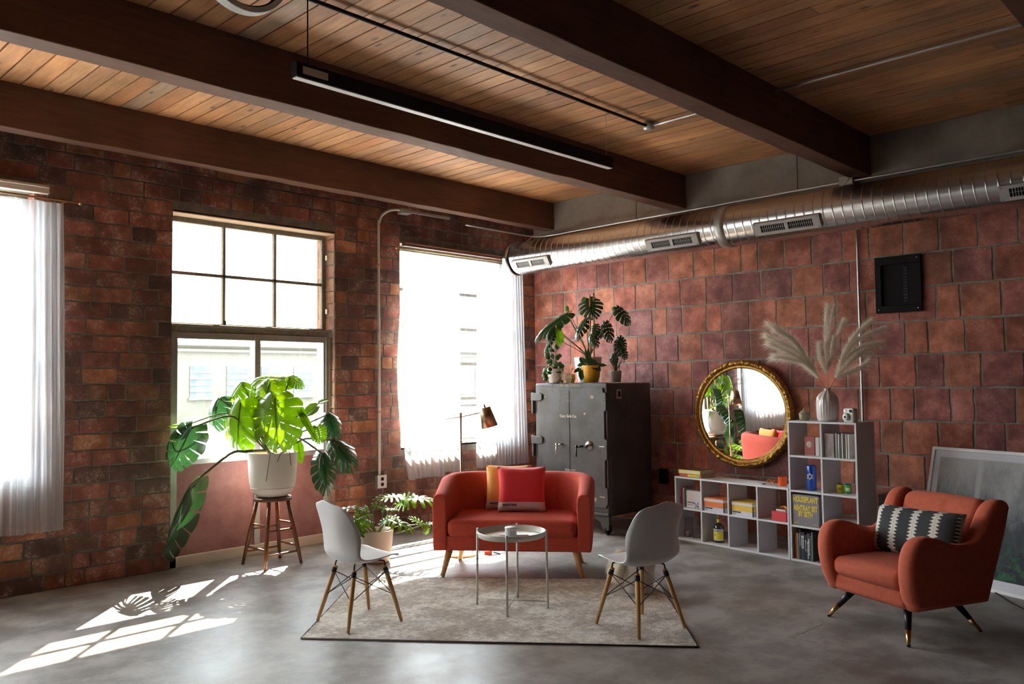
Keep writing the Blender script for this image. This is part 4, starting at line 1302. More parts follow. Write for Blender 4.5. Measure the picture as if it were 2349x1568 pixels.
for i in range(N + 1):
    a = 2 * PI * i / N; row = []
    cell = int((a % (2 * PI)) / (2 * PI) * 72)
    loc_ = [b_ for k in (-1, 0, 1) for b_ in bk.get((cell + k) % 72, [])]
    for (r, x) in prof2:
        if r > .509 and x < -.01:
            h = 0
            for (ba, br, bs) in loc_:
                da = ((a - ba + PI) % (2 * PI) - PI) * r
                d2 = (da * da + (r - br) ** 2) / (bs * bs * .45)
                if d2 < 4: h = max(h, math.exp(-d2))
            x = x - .016 * h + .004
        row.append((x, r * math.cos(a), r * math.sin(a)))
    rows.append(row)
mb.grid(rows); mb.build('gilt_frame', M['gold'], mr, weld=.00001)
MB().add([(-.008, .478 * math.cos(2 * PI * k / 96), .478 * math.sin(2 * PI * k / 96)) for k in range(96)], [tuple(range(95, -1, -1))]).build('mirror_glass', M['mirror'], mr, fixn=False)
mb = MB(); mb.lathe([(0, 0), (.55, 0), (.55, .01), (0, .01)], 64); mb.xf(Matrix.Translation((.005, 0, 0)) @ Matrix.Rotation(PI / 2, 4, 'Y')); mb.build('backing', M['seatwood'], mr)

# ---- cube shelves.  local x along the front (towards the camera), local y into the wall, z up
SHR = math.atan2(-.989, -.149)
def shelf(name, label, ox, cols, rowsn, x0, x1, ztop, zs):
    t = thing(name, label, 'shelf', (-.694, -2.595, 0), SHR)
    T_ = .017; d = .285
    MB().box(x0, x1, 0, d, ztop - T_, ztop).build('top_board', M['white'], t, bevel=.0015)
    MB().box(x0, x1, 0, d, 0, T_).build('bottom_board', M['white'], t, bevel=.0015)
    w = (x1 - x0) / cols
    for k in range(cols + 1):
        a = x0 + (x1 - x0 - T_) * k / cols
        MB().box(a, a + T_, .0005, d, T_, ztop - T_).build('side_panel' if k in (0, cols) else 'divider', M['white'], t, bevel=.0015)
    for z in zs:
        for k in range(cols):
            a = x0 + (x1 - x0 - T_) * k / cols + T_; b_ = x0 + (x1 - x0 - T_) * (k + 1) / cols
            MB().box(a, b_, .001, d, z - T_, z).build('cube_shelf', M['white'], t, bevel=.0015)
    return t
shelf('cube_shelf_unit', 'low white cube shelf, four cubes wide and two high, under the mirror', 0, 4, 2, -.04, 1.305, .637, [.326])
shelf('cube_shelf_unit', 'tall white cube shelf, two cubes wide and four high, right of the mirror', 0, 2, 4, 1.312, 1.977, 1.245, [.318, .628, .938])
def sh(x, y, z):
    c, s = math.cos(SHR), math.sin(SHR)
    return (-.694 + x * c - y * s, -2.595 + x * s + y * c, z)
# note: local +y = into wall after rotation (x axis points to -y world): check sign

# ================================================================ SMALL THINGS ON THE SHELVES
CM = {}
def cmat(c, rough=.6):
    k = (c, rough)
    if k not in CM: CM[k] = mat('cover %.2f %.2f %.2f' % c, c, rough)
    return CM[k]
def marks(name, parent, m, u0, u1, v0, v1, y, n, vertical=False, seed=1):
    """rows of tiny worn marks where the photo shows print too small to read"""
    rg_ = random.Random(seed); mb = MB(); a = v0 if vertical else u0; e = v1 if vertical else u1
    st = (e - a) / n
    for k in range(n):
        w_ = st * rg_.uniform(.35, .85); j = rg_.uniform(0, .25)
        if vertical: mb.box(u0 + (u1 - u0) * j, u1, y - .0006, y, a + k * st, a + k * st + w_)
        else: mb.box(a + k * st, a + k * st + w_, y - .0006, y, v0, v1 - (v1 - v0) * j)
    return mb.build(name, m, parent)
PAPER = mat('paper pages', (.62, .57, .48), .9)
def book(label, x, y, z, w, d, h, col, spine=None, stand=True, group=None, name='book', cover_txt=None, lean=0, pages=(.62, .57, .48)):
    """w along shelf, d into shelf, h up; stand: spine faces out"""
    t = thing(name, label, 'book', sh(x, y, z), SHR, group)
    t.rotation_euler = (0, lean, SHR)
    c = .0025
    m = cmat(col)
    cv = MB()
    if stand:
        cv.box(0, c, 0, d, 0, h); cv.box(w - c, w, 0, d, 0, h); cv.box(0, w, 0, c, 0, h)
        cv.build('cover', m, t, bevel=.0008)
        MB().box(c, w - c, c, d - .004, .004, h - .004).build('pages', PAPER, t)
    else:
        cv.box(0, w, 0, d, 0, c); cv.box(0, w, 0, d, h - c, h); cv.box(0, w, 0, c, 0, h)
        cv.build('cover', m, t, bevel=.0008)
        MB().box(.004, w - .004, c, d - .004, c, h - c).build('pages', PAPER, t)
    return t
# books lying on the low unit
b1 = book('red and yellow spined book lying at the bottom of the pair on the low shelf', .0, .03, .637, .285, .22, .030, (.55, .10, .05), stand=False)
MB().box(.11, .225, -.0012, .001, .002, .028).build('spine_label', cmat((.80, .55, .05)), b1); MB().box(.225, .26, -.0012, .001, .002, .028).build('spine_label', cmat((.25, .55, .12)), b1)
b2 = book('yellow spined book lying on top of the red and yellow one', -.012, .03, .668, .285, .22, .040, (.75, .68, .08), stand=False)
MB().box(.02, .265, -.0012, .001, .008, .032).build('spine_label', cmat((.72, .72, .50)), b2)
MB().box(.003, .282, .003, .217, .040, .0405).build('cover_face', cmat((.16, .09, .06)), b2)
# orange cup and scattered bits
o = MB().lathe([(0, 0), (.036, 0), (.038, .004), (.040, .080), (.041, .082), (.037, .082), (.034, .01), (0, .01)], 32).build('orange_cup', cmat((.80, .10, .015), .4)); o.location = sh(1.165, .12, .637); tag(o, 'bright orange cup on the right end of the low shelf', 'cup')
o = MB().box(-.035, .035, -.02, .02, 0, .006).build('paper_card', M['white']); o.location = sh(1.10, .07, .637); o.rotation_euler = (0, 0, .4); tag(o, 'white paper card lying in front of the orange cup', 'card')
o = MB().box(-.045, .045, -.018, .018, 0, .004).build('paper_card', M['white']); o.location = sh(.93, .16, .637); o.rotation_euler = (0, 0, 1.9); tag(o, 'white paper strip left of the orange glasses', 'card')
gl = thing('reading_glasses', 'orange plastic glasses lying near the orange cup', 'glasses', sh(1.035, .15, .637), SHR + .2)
mb = MB()
for s in (-.032, .032): mb.tube([(s + .024 * math.cos(a), 0, .022 + .018 * math.sin(a)) for a in [2 * PI * k / 14 for k in range(15)]], .0032, 6, caps=False)
mb.tube([(-.009, 0, .026), (.009, 0, .026)], .003, 6); mb.build('rims', cmat((.75, .20, .03), .3), gl)
mb = MB()
for s in (-.056, .056): mb.tube([(s, 0, .026), (s * .8, .06, .02), (s * .5, .10, .004)], .0028, 6)
mb.build('temples', cmat((.75, .20, .03), .3), gl)
o = MB().tube([(-.03, 0, .004), (0, .012, .004), (.03, 0, .004)], .004, 6).build('key_ring', M['blackmetal']); o.location = sh(.985, .09, .637); tag(o, 'small dark key ring left of the orange glasses', 'keys')
# low unit, top row
F1 = .3265
book('thin bright pink book in the first cube', .000, .06, F1, .012, .16, .195, (.70, .02, .22))
book('thin grey book beside the pink one', .016, .06, F1, .020, .16, .192, (.30, .28, .27))
t = thing('boxed_notebook', 'white PANTONE box facing out beside the pink book', 'box', sh(.070, .05, F1), SHR)
MB().box(0, .185, 0, .055, 0, .172).build('box_body', cmat((.60, .56, .54)), t, bevel=.002)
text('printed_text', 'PANTONE', .020, M['redtext'], t, (.012, -.001, .052), (PI / 2, 0, 0), 'LEFT')
marks('small_print', t, M['redtext'], .012, .085, .027, .034, -.0004, 9, False, 11)
for k, (cx, cz, c) in enumerate(((.11, .045, (.05, .45, .55)), (.13, .03, (.6, .1, .2)), (.148, .05, (.08, .15, .35)), (.12, .015, (.1, .35, .5)), (.15, .02, (.02, .02, .03)))):
    MB().cbox((cx, -.0008, cz), (.016, .0012, .02)).build('colour_chip', cmat(c), t)
def pbox(label, x, z, w, d, hb, hl, col, body_txt=True):
    t = thing('storage_box', label, 'box', sh(x, .022, z), SHR, 'colour chip lidded boxes')
    MB().box(0, w, 0, d, 0, hb * .42).build('box_band', cmat((.62, .62, .68)), t)
    MB().box(.0005, w - .0005, .0005, d - .0005, hb * .42, hb).build('box_body', cmat(col), t)
    lid = MB().box(-.003, w + .003, -.003, d + .003, hb - .004, hb + hl * .62).build('lid', cmat((.66, .64, .62)), t, bevel=.002)
    MB().box(-.0028, w + .0028, -.0028, d + .0028, hb + hl * .62, hb + hl).build('lid_top', cmat(tuple(c * .8 for c in col)), lid, bevel=.002)
    text('printed_text', 'PANTONE', .020, M['redtext'], t, (.010, -.001, hb * .30), (PI / 2, 0, 0), 'LEFT', bold=.0006)
    marks('small_print', t, M['redtext'], .010, .045, hb * .09, hb * .15, -.0004, 7, False, 10)
    MB().box(w - .001, w + .0008, -.0006, .018, 0, hb - .004).build('corner_strip', cmat((.12, .13, .16)), t)
    return t
pbox('orange lidded PANTONE box in the second cube of the low shelf', .322, F1, .235, .22, .098, .035, (.78, .19, .04))
pbox('yellow lidded PANTONE box in the third cube of the low shelf', .660, F1, .235, .22, .098, .032, (.80, .50, .05))
o = MB().box(0, .155, 0, .2, 0, .085).build('red_box', cmat((.60, .03, .04)), bevel=.002); o.location = sh(1.108, .02, F1); o.rotation_euler = (0, 0, SHR); tag(o, 'plain red box in the fourth cube of the low shelf', 'box')
o = MB().box(0, .10, 0, .13, 0, .022).build('metal_tin', M['chrome'], bevel=.003); o.location = sh(1.150, .03, F1 + .085); o.rotation_euler = (0, 0, SHR); tag(o, 'flat silver tin on top of the red box', 'tin')
o = MB().tube(smooth_path([(-.05, 0, .01), (-.02, .02, .014), (.02, -.01, .012), (.05, .015, .01)], 5), .010, 8).build('orange_strap', cmat((.75, .25, .05))); o.location = sh(1.20, .10, F1 + .107); o.rotation_euler = (0, 0, SHR); tag(o, 'curled orange strap on the silver tin', 'strap')
# bottom row
GL = glass_mat('clear jar glass', (.93, .94, .93), .02)
GLD = glass_mat('smoky bottle glass', (.45, .47, .44), .12)
F0 = .0172
def jar(label, x, y, r, h):
    t = thing('glass_jar', label, 'jar', sh(x, y, F0))
    MB().lathe([(0, .001), (r, .001), (r, h), (r - .003, h), (r - .003, .006), (0, .006)], 32).build('jar_glass', GL, t, fixn=False)
    return t
j = jar('tall clear glass jar holding a pale pink ball, first cube bottom row', .045, .10, .038, .20)
MB().lathe([(0, -.028)] + [(.028 * math.cos(a), .028 * math.sin(a)) for a in [-1.2 + .3 * k for k in range(9)]] + [(0, .028)], 20, (0, 0, .036)).build('pink_ball', cmat((.55, .38, .36)), j)
jar('empty clear glass jar right of the one with the ball', .150, .10, .041, .215)
t = thing('spirits_bottle', 'corked bottle with a bright yellow label in the second cube', 'bottle', sh(.425, .11, F0), SHR)
MB().lathe([(0, 0), (.046, 0), (.050, .006), (.050, .145), (.046, .16), (.030, .178), (.018, .188), (.016, .20), (.016, .235), (.018, .238), (0, .238)], 36).build('bottle_glass', GLD, t, fixn=False)
def arc_label(mb, r, z0, z1, a0, a1, n=14):
    mb.grid([[(r * math.cos(a0 + (a1 - a0) * k / n), r * math.sin(a0 + (a1 - a0) * k / n), z) for k in range(n + 1)] for z in (z0, z1)]); return mb
arc_label(MB(), .0508, .022, .135, PI * .85, PI * 2.05).build('white_label', cmat((.68, .66, .60)), t, fixn=False)
arc_label(MB(), .0514, .030, .105, PI * .88, PI * 2.0).build('yellow_label', cmat((.85, .72, .02)), t, fixn=False)
o = arc_label(MB(), .0518, .068, .088, PI * 1.40, PI * 1.52).build('purple_mark', cmat((.35, .25, .55)), t, fixn=False)
for k in range(9):
    arc_label(MB(), .0518, .112, .126, PI * (1.12 + .07 * k), PI * (1.16 + .07 * k), 3).build('purple_print', cmat((.35, .25, .55)), t, fixn=False)
for k in range(6):
    arc_label(MB(), .0520, .036, .050, PI * (1.2 + .07 * k), PI * (1.24 + .07 * k), 3).build('purple_print', cmat((.70, .62, .72)), t, fixn=False)
MB().lathe([(.0175, 0), (.0185, .002), (.0185, .032), (.0175, .034)], 20, (0, 0, .196)).build('neck_band', cmat((.80, .60, .04)), t, fixn=False)
MB().lathe([(0, 0), (.017, 0), (.0175, .003), (.0165, .030), (0, .031)], 20, (0, 0, .238)).build('cork', cmat((.42, .22, .12)), t)

# tall unit: things on top
t = thing('ceramic_jar', 'small olive stoneware jar with a pointed lid on the tall shelf', 'jar', sh(1.385, .16, 1.245))
MB().lathe([(0, 0), (.038, 0), (.042, .008), (.047, .045), (.046, .055)], 28).build('jar_body', mat('olive stoneware', (.36, .31, .20), .4, color2=(.25, .22, .15), scale=30), t)
MB().lathe([(.048, .054), (.046, .062), (.026, .082), (.012, .090), (.008, .098), (.010, .104), (.006, .112), (0, .114)], 28).build('lid', bpy.data.materials['olive stoneware'], t)
vs_ = thing('ribbed_vase', 'pale glossy ribbed ceramic vase holding the pampas grass', 'vase', sh(1.638, .13, 1.245))
mb = MB(); n = 96; rows = []
for (r, z) in [(.0, .0), (.070, .0), (.082, .006), (.090, .03), (.093, .08), (.094, .14), (.092, .18), (.084, .21), (.068, .235), (.045, .256), (.026, .268), (.022, .276), (.028, .290), (.022, .288), (.017, .276), (.0, .25)]:
    row = []
    for k in range(n):
        a = 2 * PI * k / n
        fl = 1 + (.018 * math.cos(a * 24) if .02 < z < .2 else 0) + ((.07 * math.cos(a * 10)) if .2 <= z <= .292 and r > .02 else 0)
        row.append((r * fl * math.cos(a), r * fl * math.sin(a), z))
    rows.append(row)
MB().grid(rows, closed=True).build('vase_body', M['ceramic'], vs_, fixn=True)
t = thing('instant_camera', 'white instant film camera standing on the tall shelf', 'camera', sh(1.875, .08, 1.245), SHR - .25)
rbox(.115, .06, .118, .014, .002, c=(0, .01, .060)).build('camera_body', M['whitepaint'], t)
for (m_, r, y0, y1, cx, cz, nm) in ((M['pot_beige'], .034, -.020, -.034, -.004, .046, 'lens_ring'), (M['whitepaint'], .030, -.034, -.050, -.004, .046, 'lens_barrel'), (M['black'], .010, -.050, -.052, -.004, .046, 'lens_glass')):
    mb = MB(); mb.lathe([(0, 0), (r, 0), (r * .94, abs(y1 - y0)), (0, abs(y1 - y0))], 28); mb.xf(Matrix.Translation((cx, y0, cz)) @ Matrix.Rotation(PI / 2, 4, 'X')); mb.build(nm, m_, t)
MB().box(.018, .046, -.024, -.018, .084, .108).build('viewfinder', M['black'], t, bevel=.003)
MB().box(-.045, -.018, -.025, -.018, .086, .106).build('flash', M['chrome'], t, bevel=.003)
# tall unit cubes
t = thing('boxed_book', 'dusty red boxed book with a round cream label, upper left cube', 'book', sh(1.432, .08, .9385), SHR)
MB().box(0, .098, 0, .04, 0, .165).build('cover', cmat((.42, .10, .10)), t, bevel=.0015)
MB().box(-.001, .099, -.001, .0, -.0, .003).build('cover_edge', cmat((.62, .55, .5)), t)
mb = MB(); mb.lathe([(0, 0), (.030, 0), (.030, .001), (0, .001)], 32); mb.xf(Matrix.Translation((.048, 0, .098)) @ Matrix.Rotation(PI / 2, 4, 'X')); mb.build('round_label', cmat((.72, .65, .55)), t)
marks('label_print', t, M['redtext'], .032, .064, .094, .097, -.0012, 8, False, 8); marks('label_print', t, M['redtext'], .040, .056, .106, .108, -.0012, 4, False, 9)
o = local_box_thing('white_box', 'narrow white box right of the dusty red book', 'box', sh(1.556, .125, .9385), SHR, (.035, .09, .162), cmat((.62, .60, .58)))
BG = 'pale books and records in the upper right cube'
t = book('wide pale book showing a misty forest cover, upper right cube', 1.655, .03, .9385, .095, .03, .205, (.50, .44, .42), group=BG)
o = MB().box(.004, .091, -.0012, .0, .01, .195).build('cover_picture', mat('misty forest print', (.50, .45, .43), .7, color2=(.30, .25, .25), scale=26, stretch=(1, 1, .3)), t)
xx = 1.762
PB = [((.36, .31, .30), .020, .212, 'taupe spined book beside the misty forest cover'), ((.66, .64, .62), .012, .205, 'white narrow book third from left in the upper right cube'), ((.20, .18, .18), .008, .200, 'dark thin book among the pale ones in the upper right cube'), ((.60, .58, .57), .014, .212, 'light grey book just right of the dark thin one'), ((.10, .10, .11), .010, .210, 'black thin book in the upper right cube'), ((.58, .50, .38), .016, .208, 'tan spined book near the right side of the upper right cube'), ((.66, .62, .55), .014, .206, 'cream book against the right side of the upper right cube')]
for c, w, h, lb in PB:
    book(lb, xx, .03, .9385, w, .19, h, c, group=BG); xx += w + .006
# blue prayer candle with star
t = thing('blue_candle', 'tall blue glass candle with a white six-pointed star', 'candle', sh(1.478, .10, .6285), SHR)
MB().lathe([(0, 0), (.040, 0), (.043, .004), (.043, .215), (.041, .22), (.037, .22), (.036, .20), (0, .20)], 36).build('candle_glass', mat('cobalt glass', (.01, .07, .42), .15, coat=.5), t)
mb = MB()
for s in (1, -1):
    for k in range(3):
        a0 = PI / 2 * s + 2 * PI * k / 3; a1 = a0 + 2 * PI / 3; pts = []
        for q in range(7):
            f = q / 6; u = .030 * (math.cos(a0) * (1 - f) + math.cos(a1) * f); v = .030 * (math.sin(a0) * (1 - f) + math.sin(a1) * f)
            ang = -1.30 + u / .0435
            pts.append((.0437 * math.cos(ang), .0437 * math.sin(ang), .125 + v))
        mb.tube(pts, .0026, 5)
mb.build('white_star', M['whiteink'], t)
def tin(label, x, r, h, c, c2):
    t = thing('tin_can', label, 'can', sh(x, .12, .6285), SHR, 'small coloured tins')
    MB().lathe([(0, 0), (r, 0), (r, h * .93), (r * .94, h), (0, h)], 28).build('can_body', cmat(c, .35), t)
    MB().lathe([(r * 1.01, 0), (r * 1.01, h * .06)], 28).build('rim', M['chrome'], t)
    arc_label(MB(), r * 1.012, h * .3, h * .7, PI * 1.45, PI * 1.85).build('can_label', cmat(c2), t, fixn=False)
    MB().lathe([(r * .2, h), (r * .9, h), (r * .9, h * 1.03), (r * .2, h * 1.03)], 20).build('dark_lid', M['black'], t)
tin('small yellow tin in the right cube of the third row', 1.742, .028, .076, (.75, .62, .02), (.35, .30, .05))
tin('small green tin beside the yellow one', 1.815, .030, .080, (.05, .42, .10), (.60, .75, .35))
# ashtray box
t = thing('gift_box', 'grey box printed HOUSEPLANT ASHTRAY SET BY SETH in yellow', 'box', sh(1.337, .012, .3185), SHR)
MB().box(0, .262, 0, .22, 0, .272).build('box_body', cmat((.22, .195, .21)), t, bevel=.003)
yel = cmat((.72, .55, .05))
text('printed_text', 'HOUSEPLANT', .066, yel, t, (.131, -.001, .230), (PI / 2, 0, 0), sx=.60, bold=.0030)
text('printed_text', 'ASHTRAY SET', .064, yel, t, (.131, -.001, .155), (PI / 2, 0, 0), sx=.60, bold=.0030)
text('printed_text', 'BY SETH', .064, yel, t, (.131, -.001, .103), (PI / 2, 0, 0), sx=.60, bold=.0030)
marks('small_print', t, yel, .012, .062, .018, .028, -.0005, 8, False, 12); marks('small_print', t, yel, .122, .140, .018, .028, -.0005, 3, False, 13); marks('small_print', t, yel, .205, .25, .018, .028, -.0005, 7, False, 14)
MG = 'magazines stacked flat in the lower right cube'
z = .3185
for k, (c, h) in enumerate((((.55, .53, .52), .018), ((.10, .16, .26), .014), ((.60, .58, .56), .020), ((.14, .13, .14), .012), ((.50, .46, .44), .014))):
    book(['grey magazine at the bottom of the flat stack', 'navy magazine second from the bottom of the stack', 'white magazine in the middle of the flat stack', 'black magazine second from the top of the stack', 'pale magazine on top of the flat stack'][k], 1.668 + .004 * (k % 3), .02 + .003 * k, z, .262, .21, h, c, stand=False, group=MG, name='magazine'); z += h + .0008
BG2 = 'books standing in the bottom left cube of the tall shelf'
bks = [((.09, .035, .03), .012, .21, 'dark maroon book at the left end of the bottom cube'), ((.16, .06, .04), .012, .215, 'brown book left of the orange spine in the bottom cube'), ((.62, .20, .03), .018, .232, 'orange spined book in the bottom cube'), ((.02, .22, .42), .010, .228, 'blue thin book right of the orange spine'), ((.02, .02, .03), .014, .262, 'tall black book right of the blue one'), ((.03, .03, .035), .036, .243, 'thick black book with a white label in the bottom cube'), ((.02, .02, .022), .020, .226, 'black book with script spine in the bottom cube'), ((.05, .05, .09), .030, .238, 'navy book with white vertical lettering in the bottom cube'), ((.05, .09, .04), .014, .225, 'dark green book right of the navy lettered one')]
x = 1.333
for i, (c, w, h, lb) in enumerate(bks):
    t = book(lb, x, .02, F0, w, .17, h, c, group=BG2)
    if i == 5:
        MB().box(.006, w - .006, -.0012, 0, .10, h - .03).build('spine_label', cmat((.60, .60, .60)), t)
        marks('spine_print', t, M['redtext'], .010, w - .010, .105, .16, -.0013, 6, True, 3); marks('spine_print', t, M['black'], .010, w - .010, .168, .205, -.0013, 3, True, 4)
    if i == 7:
        marks('spine_print', t, M['whiteink'], .005, w * .45, .02, .17, -.0002, 12, True, 5); marks('spine_print', t, M['whiteink'], w * .5, w - .004, .05, .20, -.0002, 13, True, 6)
    if i == 6:
        marks('spine_print', t, M['whiteink'], .006, .013, .08, .18, -.0002, 12, True, 7)
    if i == 4:
        MB().box(.004, .010, -.0007, 0, .12, .235).build('spine_label', cmat((.45, .45, .48)), t)
    x += w + .0015
t = book('black book with pale edge leaning right in the bottom cube', x + .002, .02, F0, .014, .17, .255, (.02, .02, .02), group=BG2, lean=0)
t.rotation_euler = (0, 0, SHR)
MB().box(.0, .004, -.001, .0, 0, .255).build('pale_edge', cmat((.55, .54, .52)), t)

# ---- pampas grass: three stems in the vase
random.seed(33)
def plume(label, spine_pts, sides, hair, count, name='pampas_stem'):
    base = Vector(spine_pts[0])
    t = thing(name, label, 'dried grass', base, 0, 'pampas grass stems in the vase')
    MB().tube([p - base for p in smooth_path([(-.800 + (base.x + .8) * .3, -4.235, 1.33)] + [tuple(spine_pts[0]), tuple(spine_pts[1])], 4)], .0032, 6).build('stem', M['pampas_stem'], t)
    mb = MB()
    paths = [smooth_path(spine_pts[1:], 8)] + [smooth_path(s, 8) for s in sides]
    for path in paths:
        N = len(path)
        for k in range(count // len(paths)):
            f = random.random() ** .9
            i = min(N - 2, int(f * (N - 1))); p = path[i].lerp(path[i + 1], f * (N - 1) - i)
            tg = (path[i + 1] - path[i]).normalized()
            rnd = Vector((random.gauss(0, 1), random.gauss(0, 1), random.gauss(0, 1)))
            side = (rnd - tg * rnd.dot(tg)).normalized()
            env = math.sin(min(1, f * 1.25 + .12) * PI * .62) ** .8 * (1.0 if f < .85 else (1.15 - f) / .30)
            ln = hair * random.uniform(.5, 1.1) * (.45 + .75 * env)
            d = (tg * random.uniform(.9, 1.5) + side * random.uniform(.25, .8)).normalized()
            q0 = p + side * random.uniform(0, .01)
            q1 = q0 + d * ln * .55 + Vector((0, 0, -.0)) ; q2 = q0 + d * ln + side * ln * .22 + Vector((0, 0, -ln * .16))
            wv = d.cross(side + Vector((random.gauss(0, .25), random.gauss(0, .25), random.gauss(0, .25)))).normalized() * random.uniform(.0006, .0012)
            mb.add([q0 - wv - base, q0 + wv - base, q1 + wv * .8 - base, q1 - wv * .8 - base, q2 - base], [(0, 1, 2, 3), (3, 2, 4)])
    mb.build('plume', M['pampas'], t, fixn=False)
VL = [(-.788, -4.212, 1.504), (-.832, -4.176, 1.624), (-.911, -4.104, 1.783), (-1.011, -4.015, 1.978), (-1.15, -3.875, 2.10)]
plume('pampas stem leaning left with the widest plume', VL, [
    [(-.85, -4.16, 1.66), (-.96, -4.06, 1.84), (-1.06, -3.96, 1.93), (-1.17, -3.86, 2.00)],
    [(-.84, -4.17, 1.64), (-.95, -4.07, 1.79), (-1.06, -3.97, 1.87), (-1.16, -3.88, 1.93)],
    [(-.832, -4.176, 1.62), (-.93, -4.085, 1.745), (-1.03, -3.99, 1.80), (-1.12, -3.90, 1.82)],
    [(-.86, -4.15, 1.70), (-.93, -4.08, 1.86), (-1.03, -3.99, 1.99), (-1.10, -3.92, 2.05)]], .095, 7500)
plume('upright middle pampas stem, tallest of the three', [(-.772, -4.229, 1.511), (-.781, -4.229, 1.646), (-.798, -4.228, 1.878), (-.795, -4.235, 2.10), (-.79, -4.25, 2.27)], [
    [(-.79, -4.23, 1.75), (-.80, -4.25, 1.95), (-.77, -4.28, 2.15), (-.75, -4.30, 2.26)],
    [(-.79, -4.23, 1.72), (-.75, -4.28, 1.90), (-.72, -4.33, 2.05), (-.70, -4.36, 2.12)],
    [(-.785, -4.23, 1.66), (-.83, -4.19, 1.80), (-.83, -4.18, 1.92)],
    [(-.79, -4.23, 1.70), (-.76, -4.27, 1.84), (-.75, -4.29, 1.97)]], .07, 6500)
plume('pampas stem leaning right across the white conduit', [(-.762, -4.241, 1.519), (-.732, -4.278, 1.622), (-.684, -4.343, 1.838), (-.62, -4.42, 2.00), (-.53, -4.52, 2.12)], [
    [(-.70, -4.32, 1.76), (-.63, -4.41, 1.92), (-.55, -4.50, 2.00), (-.46, -4.60, 2.05)],
    [(-.71, -4.31, 1.72), (-.64, -4.40, 1.85), (-.56, -4.49, 1.91), (-.49, -4.57, 1.92)],
    [(-.732, -4.278, 1.622), (-.66, -4.36, 1.67), (-.58, -4.45, 1.72), (-.54, -4.49, 1.76)],
    [(-.72, -4.29, 1.65), (-.65, -4.38, 1.76), (-.60, -4.44, 1.83), (-.55, -4.50, 1.87)]], .085, 7500)

# ---- framed picture leaning at right, and the grey cabinet behind it
def art_mat():
    m = bpy.data.materials.new('misty grey print'); m.use_nodes = True
    nt = m.node_tree; L = nt.links.new; b = nt.nodes['Principled BSDF']; b.inputs['Roughness'].default_value = .5; b.inputs['Specular IOR Level'].default_value = .15
    tc = nd(nt, 'ShaderNodeTexCoord'); sx = nd(nt, 'ShaderNodeSeparateXYZ'); L(tc.outputs['Object'], sx.inputs[0])
    n = nd(nt, 'ShaderNodeTexNoise', Scale=4.0, Detail=9.0, Roughness=.7); 
    mp = nd(nt, 'ShaderNodeMapping'); mp.inputs['Scale'].default_value = (1.2, 1, .6); L(tc.outputs['Object'], mp.inputs[0]); L(mp.outputs[0], n.inputs['Vector'])
    h = nd(nt, 'ShaderNodeMapRange'); h.inputs['From Min'].default_value = .25; h.inputs['From Max'].default_value = .95; L(sx.outputs['Z'], h.inputs['Value'])
    a = nd(nt, 'ShaderNodeMath', operation='MULTIPLY_ADD'); L(n.outputs['Fac'], a.inputs[0]); a.inputs[1].default_value = 1.3; a.inputs[2].default_value = -.65
    s = nd(nt, 'ShaderNodeMath', operation='ADD', use_clamp=True); L(h.outputs[0], s.inputs[0]); L(a.outputs[0], s.inputs[1])
    cr = nd(nt, 'ShaderNodeValToRGB'); e = cr.color_ramp.elements
    e[0].position = 0; e[0].color = (.015, .018, .025, 1); e[1].position = 1; e[1].color = (.42, .43, .44, 1)
    k = cr.color_ramp.elements.new(.35); k.color = (.05, .055, .07, 1); k = cr.color_ramp.elements.new(.7); k.color = (.26, .27, .28, 1)
    L(s.outputs[0], cr.inputs[0])
    # green bushes low down
    n2 = nd(nt, 'ShaderNodeTexNoise', Scale=9.0, Detail=8.0, Roughness=.75); L(tc.outputs['Object'], n2.inputs['Vector'])
    g = nd(nt, 'ShaderNodeMapRange'); g.inputs['From Min'].default_value = .42; g.inputs['From Max'].default_value = .22; L(sx.outputs['Z'], g.inputs['Value'])
    g2 = nd(nt, 'ShaderNodeMapRange'); g2.inputs['From Min'].default_value = .45; g2.inputs['From Max'].default_value = .6; L(n2.outputs['Fac'], g2.inputs['Value'])
    gm = nd(nt, 'ShaderNodeMath', operation='MULTIPLY'); L(g.outputs[0], gm.inputs[0]); L(g2.outputs[0], gm.inputs[1])
    mx = nd(nt, 'ShaderNodeMix', data_type='RGBA'); mx.inputs[7].default_value = (.03, .12, .05, 1); L(gm.outputs[0], mx.inputs[0]); L(cr.outputs[0], mx.inputs[6])
    # pale vertical trunk stripes
    w = nd(nt, 'ShaderNodeMath', operation='SUBTRACT'); L(sx.outputs['X'], w.inputs[0]); w.inputs[1].default_value = .435
    w2 = nd(nt, 'ShaderNodeMath', operation='ABSOLUTE'); L(w.outputs[0], w2.inputs[0])
    w3 = nd(nt, 'ShaderNodeMapRange'); w3.inputs['From Min'].default_value = .03; w3.inputs['From Max'].default_value = .012; w3.inputs['To Max'].default_value = .55; L(w2.outputs[0], w3.inputs['Value'])
    hz = nd(nt, 'ShaderNodeMapRange'); hz.inputs['From Min'].default_value = .5; hz.inputs['From Max'].default_value = .62; L(sx.outputs['Z'], hz.inputs['Value'])
    wm = nd(nt, 'ShaderNodeMath', operation='MULTIPLY'); L(w3.outputs[0], wm.inputs[0]); L(hz.outputs[0], wm.inputs[1])
    mx2 = nd(nt, 'ShaderNodeMix', data_type='RGBA'); mx2.inputs[7].default_value = (.52, .52, .52, 1); L(wm.outputs[0], mx2.inputs[0]); L(mx.outputs[2], mx2.inputs[6])
    L(mx2.outputs[2], b.inputs['Base Color'])
    return m
pz = thing('framed_print', 'large white-framed misty grey print leaning behind the armchair', 'picture', (-.755, -4.905, .0), math.atan2(-.945, -.33))
lean = math.atan2(.27, 1.044)
pc = bpy.data.objects.new('frame', None); 
fw, fh = 1.45, 1.075
mb = MB(); f_ = .026
